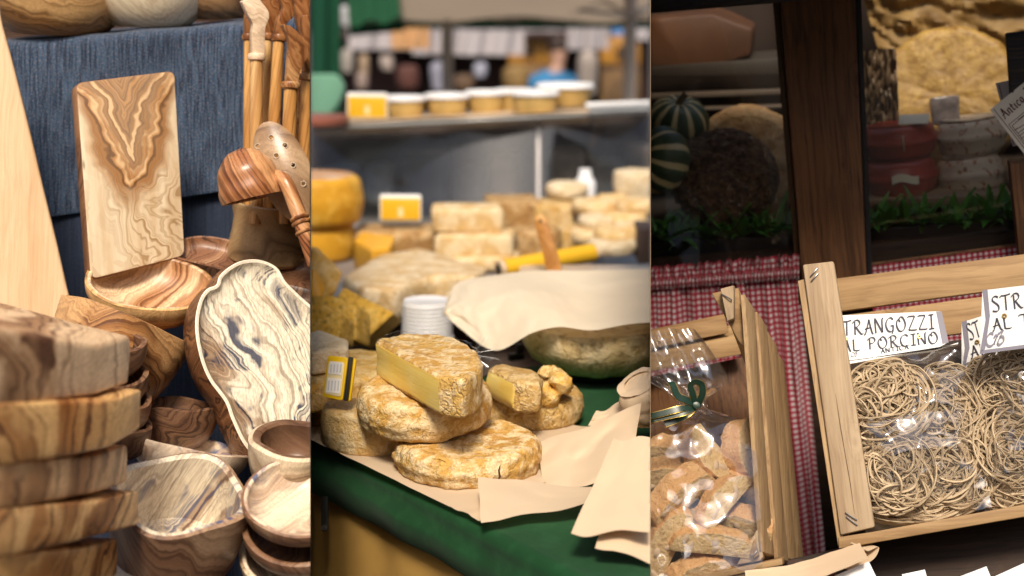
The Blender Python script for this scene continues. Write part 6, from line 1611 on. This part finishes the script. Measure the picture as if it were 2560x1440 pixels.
clt = mk('cleat', hexa([(1801, 722, 1.985), (1834, 713, 1.985), (1834, 796, 1.985), (1818, 803, 1.985)], [(1801, 724, 2.0), (1838, 716, 2.0), (1838, 800, 2.0), (1818, 806, 2.0)]), W_crate, bc)
staple(clt, BF, (1803, 735), (1829, 750), bi @ P(1815, 745, 1.983) @ Vector((0, 0, 1)) if False else (bi @ P(1815, 745, 1.984)).z)
mk('corner_post', hexa([(1842, 1412, 1.985), (1896, 1318, 1.985), (1908, 1392, 1.985), (1900, 1402, 1.985)], [(1850, 1414, 2.03), (1900, 1330, 2.03), (1914, 1396, 2.03), (1906, 1406, 2.03)]), W_crate, bc)
clt = mk('cleat', hexa([(1874, 1385, 1.975), (1886, 1350, 1.975), (1897, 1388, 1.975), (1884, 1396, 1.975)], [(1872, 1388, 1.986), (1886, 1346, 1.986), (1900, 1390, 1.986), (1884, 1400, 1.986)]), W_crate2, bc)
staple(clt, BF, (1878, 1394), (1893, 1376), (bi @ P(1885, 1385, 1.974)).z)
for pts, dd in (([(1540, 850), (1812, 793), (1822, 832), (1540, 890)], 2.20), ([(1540, 905), (1845, 842), (1856, 885), (1540, 945)], 2.20), ([(1540, 880), (1830, 820), (1838, 838), (1540, 898)], 2.23)):
    mk('back_slat', hexa([(*p, dd) for p in pts], [(p[0], p[1] + (-9 if k < 2 else 0), dd + .012) for k, p in enumerate(pts)]), W_crate2, bc)
mk('crate_back', hexa([(*p, 2.24) for p in [(1540, 960), (1872, 890), (1920, 1400), (1540, 1470)]], [(*p, 2.25) for p in [(1540, 960), (1872, 890), (1920, 1400), (1540, 1470)]]), W_old, bc)
mk('side_slat', hexa([(1540, 1482, 1.97), (1955, 1396, 1.97), (1957, 1412, 1.97), (1540, 1500, 1.97)], [(1540, 1476, 2.02), (1960, 1392, 2.02), (1962, 1410, 2.02), (1540, 1496, 2.02)]), W_crate2, bc)
mk('bottom_board', hexa([(1540, 1500, 1.975), (1955, 1413, 1.975), (1957, 1420, 1.975), (1540, 1508, 1.975)], [(1540, 1440, 2.24), (1930, 1370, 2.24), (1930, 1376, 2.24), (1540, 1446, 2.24)]), W_crate3, bc)
# biscuits
def biscuit_mat(name, c1, c2, dk, seed):
    t = NT(name); c = t.co(loc=(seed, 0, 0)); n = t.noise(c, 170, 5, .7); b = t.noise(c, 34, 4, .6); v = t.n('TexVoronoi', {'Vector': c, 'Scale': 55}, feature='DISTANCE_TO_EDGE')
    base = t.mix(t.ramp(b, [(.35, 0), (.65, 1)]), c1, c2)
    base = t.mix(t.math('MULTIPLY', t.ramp(n, [(.55, 0), (.7, 1)]), .7), base, dk)
    base = t.mix(t.math('MULTIPLY', t.ramp(v, [(.0, 1), (.06, 0)]), t.ramp(b, [(.45, 0), (.6, .55)])), base, dk)
    return t.done(t.bsdf(Base_Color=base, Roughness=.85, Specular_IOR_Level=.15, Normal=t.bump(t.math('ADD', n, b), 1.0, .005)))
M_crust = biscuit_mat('brown_biscuit_crust', (.66, .36, .155), (.76, .48, .235), (.42, .18, .065), 1)
M_crumb = biscuit_mat('pale_biscuit_crumb', (.68, .48, .24), (.77, .58, .33), (.48, .28, .11), 2)
M_alm = plain('almond_slice', (.62, .47, .32), .6, .15, 40)
def biscuit(L, H, TH, seed):
    """slice cut from a baked log: domed outline L long and H high, TH thick; returns crust and the two cut faces"""
    rnd = random.Random(seed); k = 15
    prof = [(-L / 2 * .93, 0), (L / 2 * .93, 0)] + [(L / 2 * cos(pi * i / k) * (1 + rnd.uniform(-.03, .03)), H * (.10 + .90 * sin(pi * i / k) ** .7) * (1 + rnd.uniform(-.05, .05))) for i in range(0, k + 1)]
    V, Fc = subdiv(prism([(x, y - H * .45) for x, y in prof], -TH / 2, TH / 2, .0016, 2, 50), 2)
    cut, rest = [], []
    for f in Fc:
        n = Vector()
        for q in range(1, len(f) - 1): n += (V[f[q]] - V[f[0]]).cross(V[f[q + 1]] - V[f[0]])
        (cut if n.length > 0 and abs(n.normalized().z) > .8 else rest).append(f)
    V = rough((V, Fc), .0016, 45, seed)[0]; V = rough((V, Fc), .0010, 170, seed + 2)[0]
    def take(fs):
        ids = sorted({q for f in fs for q in f}); mp = {a: b for b, a in enumerate(ids)}
        return [V[q] for q in ids], [tuple(mp[q] for q in f) for f in fs]
    return take(rest), take(cut)
BS = [(1850, 1118, 2.06, 115, 74, 80, 20, 'upright brown almond biscuit at the crate end, highest of all'), (1762, 1145, 2.055, 125, 78, 140, 30, 'tilted biscuit with a pale almond, left of the upright one'), (1690, 1235, 2.015, 150, 82, 35, -30, 'large biscuit with sliced almonds showing, at the left under the film'),
      (1800, 1248, 2.01, 135, 62, 40, 10, 'long slanting biscuit in the middle of the crate'), (1868, 1215, 2.055, 110, 76, -30, 35, 'broad biscuit behind the slanting one'), (1858, 1305, 2.03, 120, 70, -20, 25, 'cracked biscuit beside the end slats'),
      (1782, 1352, 1.99, 165, 62, -12, 5, 'long lying biscuit with a pale crumb top, at the front'), (1655, 1360, 2.01, 165, 72, 70, 0, 'steep brown biscuit at the lower left of the crate'), (1742, 1425, 2.0, 130, 66, 15, 20, 'biscuit at the bottom edge of the crate, left of the corner'),
      (1640, 1190, 2.06, 120, 72, 20, 20, 'biscuit half hidden by the stall divider'), (1835, 1432, 2.02, 110, 60, -10, 20, 'biscuit under the corner triangle of the crate'), (1690, 1140, 2.085, 120, 72, -30, 20, 'biscuit at the back under the ribbon'),
      (1720, 1300, 2.05, 120, 70, 20, 40, 'shaded biscuit in the gap at the left middle'), (1790, 1185, 2.085, 120, 70, -40, 30, 'shaded biscuit behind the slanting one in the middle'), (1860, 1370, 2.05, 110, 60, 60, 20, 'shaded biscuit behind the corner triangle')]
random.seed(12)
for i, (x, y, d, L, W_, ro, ti, lb) in enumerate(BS):
    M = FF(x, y, d, lean=6, roll=ro) @ RX([52, 38, 60, 30, 55, 48, 34, 20, 50, 40, 55, 45, 30, 50, 40][i]) @ RY([12, -18, 10, 22, -12, 8, 14, -24, 10, -10, 16, 5, -8, 12, -14][i])
    t = thing('almond_biscuit', lb, 'biscuit', M, 'almond biscuits in the crate')
    l, h = mm(L * 1.3, d), mm(W_ * 1.0, d); th_ = mm(W_ * .78, d)
    cr_, cu__ = biscuit(l, h, th_, i)
    mk('crust', cr_, M_crust, t); crm = mk('cut_crumb', cu__, M_crumb, t)
    for k in range(4 if i in (2, 1, 3, 7, 8, 6) else 2):
        a = lathe([(0, -.0026), (.003, -.002), (.0048, 0), (.003, .002), (0, .0026)], 12)
        mk('almond', xf(a, T(l * random.uniform(-.36, .36), h * random.uniform(-.25, .25), th_ / 2 + .0005) @ RZ(random.uniform(0, 180)) @ Matrix.Diagonal((1.7, 1, .8, 1))), M_alm, crm)
# biscuit bag and ribbon
bb = thing('biscuit_bag', 'clear cellophane bag around the biscuits, gathered by a ribbon', 'bag', FF(1745, 1150, 2.0, lean=6, roll=6))
Mbb = bb.matrix_world
def bagx(u, v):
    """from the fanned top edge (v=0) through the neck to the wide bottom"""
    L_ = smooth_poly([Vector(p) for p in ((1560, 850, 0), (1585, 930, 0), (1690, 1014, 0), (1560, 1120, 0), (1520, 1300, 0), (1520, 1480, 0))], 8, False)
    R_ = smooth_poly([Vector(p) for p in ((1738, 826, 0), (1812, 945, 0), (1758, 1010, 0), (1872, 1075, 0), (1900, 1260, 0), (1906, 1440, 0))], 8, False)
    a, b = curve(L_, v), curve(R_, v); p = a.lerp(b, u)
    x, y = inplane(Mbb, [(p.x, p.y)])[0]
    nk_ = math.exp(-((v - .4) / .10) ** 2)
    bul = (.035 if v > .4 else .03) * (1 - abs(2 * u - 1) ** 2.2) * (1 - nk_)
    k = Vector((x * 10, y * 10, 7.7))
    cr_ = noise.voronoi(k * 1.3)[0][0] * .8 + .35 * noise.voronoi(k * 3.3)[0][0] + .3 * abs(noise.noise(k * .9))
    pl_ = .006 * nk_ * sin(u * 30) + .006 * (1 - min(1, v / .4)) * sin(u * 22 + v * 6)
    return Vector((x, y, bul + pl_ + .026 * (cr_ - .4) * (1 - .6 * nk_)))
mk('film', sheet(bagx, 80, 110), M_cello, bb, fix=False)
def bagback(u, v):
    p = bagx(u, v * .42); return Vector((p.x * 1.0 + .004, p.y, -p.z * .8 - .004))
mk('film_back', sheet(bagback, 60, 50), M_cello, bb, fix=False)
rbn = thing('ribbon_bow', 'dark green ribbon with gold edges tied round the neck of the biscuit bag', 'ribbon', Mbb)
M_rib = plain('dark_green_ribbon', (.012, .035, .022), .35, .2); M_goldt = plain('gold_thread', (.55, .36, .08), .3, metal=.8)
ri = Mbb.inverted()
def ribbon(pts, w=.006, dd=1.965):
    sp = smooth_poly([ri @ P(p[0], p[1], dd + (p[2] if len(p) > 2 else 0)) for p in pts], 7, False)
    V, Fc = tube([v + Vector((0, 0, .0012)) for v in sp], w * .14, 4, 9, ref=(.2, .2, 1))
    mk('ribbon_strip', (V, Fc), M_rib, rbn)
    V, Fc = tube(sp, w * .12, 4, 12.5, ref=(.2, .2, 1))
    mk('gold_edge', (V, Fc), M_goldt, rbn)
ribbon([(1738, 1012), (1732, 985, -.006), (1726, 965, -.01), (1738, 955, -.012), (1754, 962, -.01), (1756, 985, -.006), (1745, 1010)], .0048)
ribbon([(1738, 1012), (1715, 1000, -.006), (1695, 990, -.008), (1682, 962, -.006), (1676, 955, 0)], .0055)
ribbon([(1742, 1016), (1710, 1030, -.008), (1665, 1040, -.006), (1600, 1055, 0)], .0050)
ribbon([(1740, 1018), (1700, 1022, -.01), (1650, 1035, -.008), (1600, 1046, 0)], .0045)
ribbon([(1740, 1016), (1715, 1038, -.006), (1690, 1050, 0), (1662, 1060, 0)], .0045)
mk('knot', xf(rough(lathe([(0, -.005), (.005, -.004), (.006, 0), (.005, .004), (0, .005)], 16), .001, 80, 1), T(*(ri @ P(1742, 1014, 1.96)))), M_rib, rbn)

# --- ledge and what lies on it
LG = FF(2300, 1430, 2.0, lean=10, roll=8)
one('timber_ledge', 'dark grained timber ledge under the crates', 'ledge', rp(LG, [(1540, 1450), (1960, 1400), (2110, 1366), (2700, 1262), (2800, 2100), (1540, 2100)], -.40, -.03, .004), W_ledge, LG)
def pap(lb, pts, dd, mat=M_paperw, th=.0007, name='paper_bag', cat='paper bag'):
    one(name, lb, cat, sheet(crumple(quad_fn([(*p, d_) for p, d_ in zip(pts, dd)]), .008, 2, len(lb)), 30, 20, th), mat, None, 'paper bags and cards at the bottom edge')
pap('cream paper bag with a curled mouth below the biscuit crate', [(1862, 1432), (2150, 1362), (2170, 1400), (1870, 1500)], (1.93, 1.95, 1.88, 1.87))
cl_ = smooth_poly([P(*q) for q in ((2148, 1362, 1.955), (2160, 1372, 1.94), (2170, 1378, 1.95), (2196, 1368, 1.965), (2188, 1392, 1.95), (2160, 1412, 1.93), (2120, 1424, 1.92))], 6, False)
one('paper_curl', 'curled cream paper mouth of the bag on the dark ledge', 'paper bag', sheet(lambda u, v: curve(cl_, u) + Vector((-.01 * v, .02 * v, -.004 * v)) + FWD * (.018 * v), 40, 6, .0006), M_paperw, None, 'paper bags and cards at the bottom edge')
one('glossy_packet', 'dark red packet in shiny film under the cream paper bag', 'packet', sheet(crumple(quad_fn([(1900, 1446, 1.92), (2080, 1412, 1.93), (2110, 1480, 1.90), (1900, 1500, 1.90)]), .008, 4, 4), 40, 20, .001), plain('dark_red_shiny_packet', (.22, .06, .06), .12, .5, 18, .5, 30, .003, spec=.8), None, 'paper bags and cards at the bottom edge')
for i, (pts, lb) in enumerate((([(2085, 1440), (2172, 1404), (2192, 1445), (2110, 1480)], 'white card corner beside the curled paper'), ([(2255, 1436), (2312, 1424), (2322, 1460), (2262, 1470)], 'small white card corner on the ledge, second from the left'),
                               ([(2398, 1442), (2466, 1416), (2480, 1450), (2410, 1480)], 'white card corner on the ledge, third from the left'), ([(2480, 1444), (2600, 1390), (2620, 1450), (2500, 1490)], 'white paper corner at the right end of the ledge'))):
    M = FF(*pts[0], 1.90, lean=30)
    one('white_card', lb, 'card', prism(inplane(M, pts), -.001, 0), M_lab, M, 'white cards at the bottom edge')
# ================================================================== dividers between the bays; what reaches a divider ends there
def wall_plane(px): return CAM, UP.cross(ray(px, 720)).normalized()      # normal points to the left of the picture ... sign fixed below
def cut_at(ob, px, keep):
    me = ob.data; mw = ob.matrix_world
    n = ray(px, 720).cross(UP).normalized()                                  # towards picture right
    s = [(mw @ v.co - CAM).dot(n) for v in me.vertices]
    if not s: return
    if keep == 'left':
        if max(s) <= 0: return
        if min(s) >= 0: me.clear_geometry(); return
    else:
        if min(s) >= 0: return
        if max(s) <= 0: me.clear_geometry(); return
    if me.users > 1: me = me.copy(); ob.data = me
    bm = bmesh.new(); bm.from_mesh(me)
    mi = mw.inverted(); co = mi @ CAM; no = (mw.to_3x3().transposed() @ n).normalized()
    r = bmesh.ops.bisect_plane(bm, geom=bm.verts[:] + bm.edges[:] + bm.faces[:], plane_co=co, plane_no=no,
                               clear_outer=(keep == 'left'), clear_inner=(keep == 'right'))
    es = [g for g in r['geom_cut'] if isinstance(g, bmesh.types.BMEdge) and g.is_boundary]
    if es and ob.get('closed', 1):
        try: bmesh.ops.holes_fill(bm, edges=es, sides=0)
        except Exception: pass
    bm.to_mesh(me); bm.free()
bpy.context.view_layer.update()
def seam(px, side): return px + (.45 if side == 'right' else -.45)
SEAM_L, SEAM_R = 776, 1626
for ob, bay in CUT:
    if ob.name not in bpy.data.objects: continue
    if bay == 'left': cut_at(ob, seam(SEAM_L, 'left'), 'left')
    elif bay == 'middle':
        cut_at(ob, seam(SEAM_L, 'right'), 'right'); cut_at(ob, seam(SEAM_R, 'left'), 'left')
    elif bay == 'right': cut_at(ob, seam(SEAM_R, 'right'), 'right')
for ob in [o for o in COL.objects if o.type == 'MESH' and len(o.data.vertices) == 0]:
    bpy.data.objects.remove(ob)
for ob in [o for o in COL.objects if o.type == 'EMPTY' and not o.children]:
    bpy.data.objects.remove(ob)
BAY[0] = 'none'
M_div = plain('dark_painted_hardboard', (.03, .025, .022), .7)
M_div2 = plain('pale_wood_hardboard', (.30, .22, .15), .7)
def divider(name, px, d0, d1, y0, y1, label, M_div=M_div):
    q = [P(px, y0, d0), P(px, y0, d1), P(px, y1, d1), P(px, y1, d0)]
    n = ray(px, 720).cross(UP).normalized() * .0003
    V = [p - n for p in q] + [p + n for p in q]
    o = sum(q, Vector()) / 4
    ob = one(name, label, 'divider', ([v - o for v in V], [(0, 1, 2, 3), (7, 6, 5, 4), (0, 4, 5, 1), (1, 5, 6, 2), (2, 6, 7, 3), (3, 7, 4, 0)]), M_div, T(*o), 'thin boards between the stalls', smooth=False)
divider('stall_divider', SEAM_L, 1.80, 3.0, -60, 2000, 'thin upright board between the carved wood and the cheese')
divider('stall_divider', SEAM_R, 1.94, 3.1, -60, 2000, 'thin upright board between the cheese and the timber shop front', M_div2)
M_plas = plain('weathered_ochre_plaster', (.22, .17, .125), .9, .2, 2); M_rooft = plain('brown_roof_tiles', (.16, .08, .055), .85, .3, 6); M_shut = plain('dark_green_shutter', (.03, .05, .04), .6); M_wg = plain('dark_window_glass', (.02, .022, .025), .1, spec=.6)
for i, (x, w_, h_) in enumerate(((-7.2, 7.2, 6.6), (0.0, 7.2, 6.2), (7.2, 7.2, 6.9))):  # houses out of view, added to darken glass reflections and front fill
    hs_ = thing('town_house', ['plastered house across the street, behind the left of the viewer', 'low plastered house across the street behind the viewer', 'tall plastered house across the street, behind the right of the viewer'][i], 'house', T(x, -9.5, 0), 'houses across the street')
    mk('wall', box(w_, 5, h_, (0, -2.5, h_ / 2), .02), M_plas, hs_)
    mk('roof', prism([(-2.8, h_), (2.8, h_), (0, h_ + 1.3)], -w_ / 2 - .2, w_ / 2 + .2) if False else xf(prism([(-2.9, 0), (2.9, 0), (0, 1.2)], -w_ / 2 - .15, w_ / 2 + .15), T(0, -2.5, h_ + .004) @ RZ(90) @ RX(90)), M_rooft, hs_)
    for fx in (-.3, 0, .3):
        for fz in (.26, .72):
            o = mk('window', box(.9, .06, 1.2, (fx * w_, .033, fz * h_)), M_wg, hs_)
            for sx in (-1, 1): mk('shutter', box(.42, .04, 1.24, (fx * w_ + sx * .68, .024, fz * h_), .004), M_shut, o)
M_ground = plain('grey_stone_paving', (.085, .08, .075), .85, vs=3, bump=.4, bs=25)
struct('ground', sheet(lambda u, v: (lerp(-120, 120, u), lerp(-120, 120, v), 0), 2, 2)[:2], M_ground)
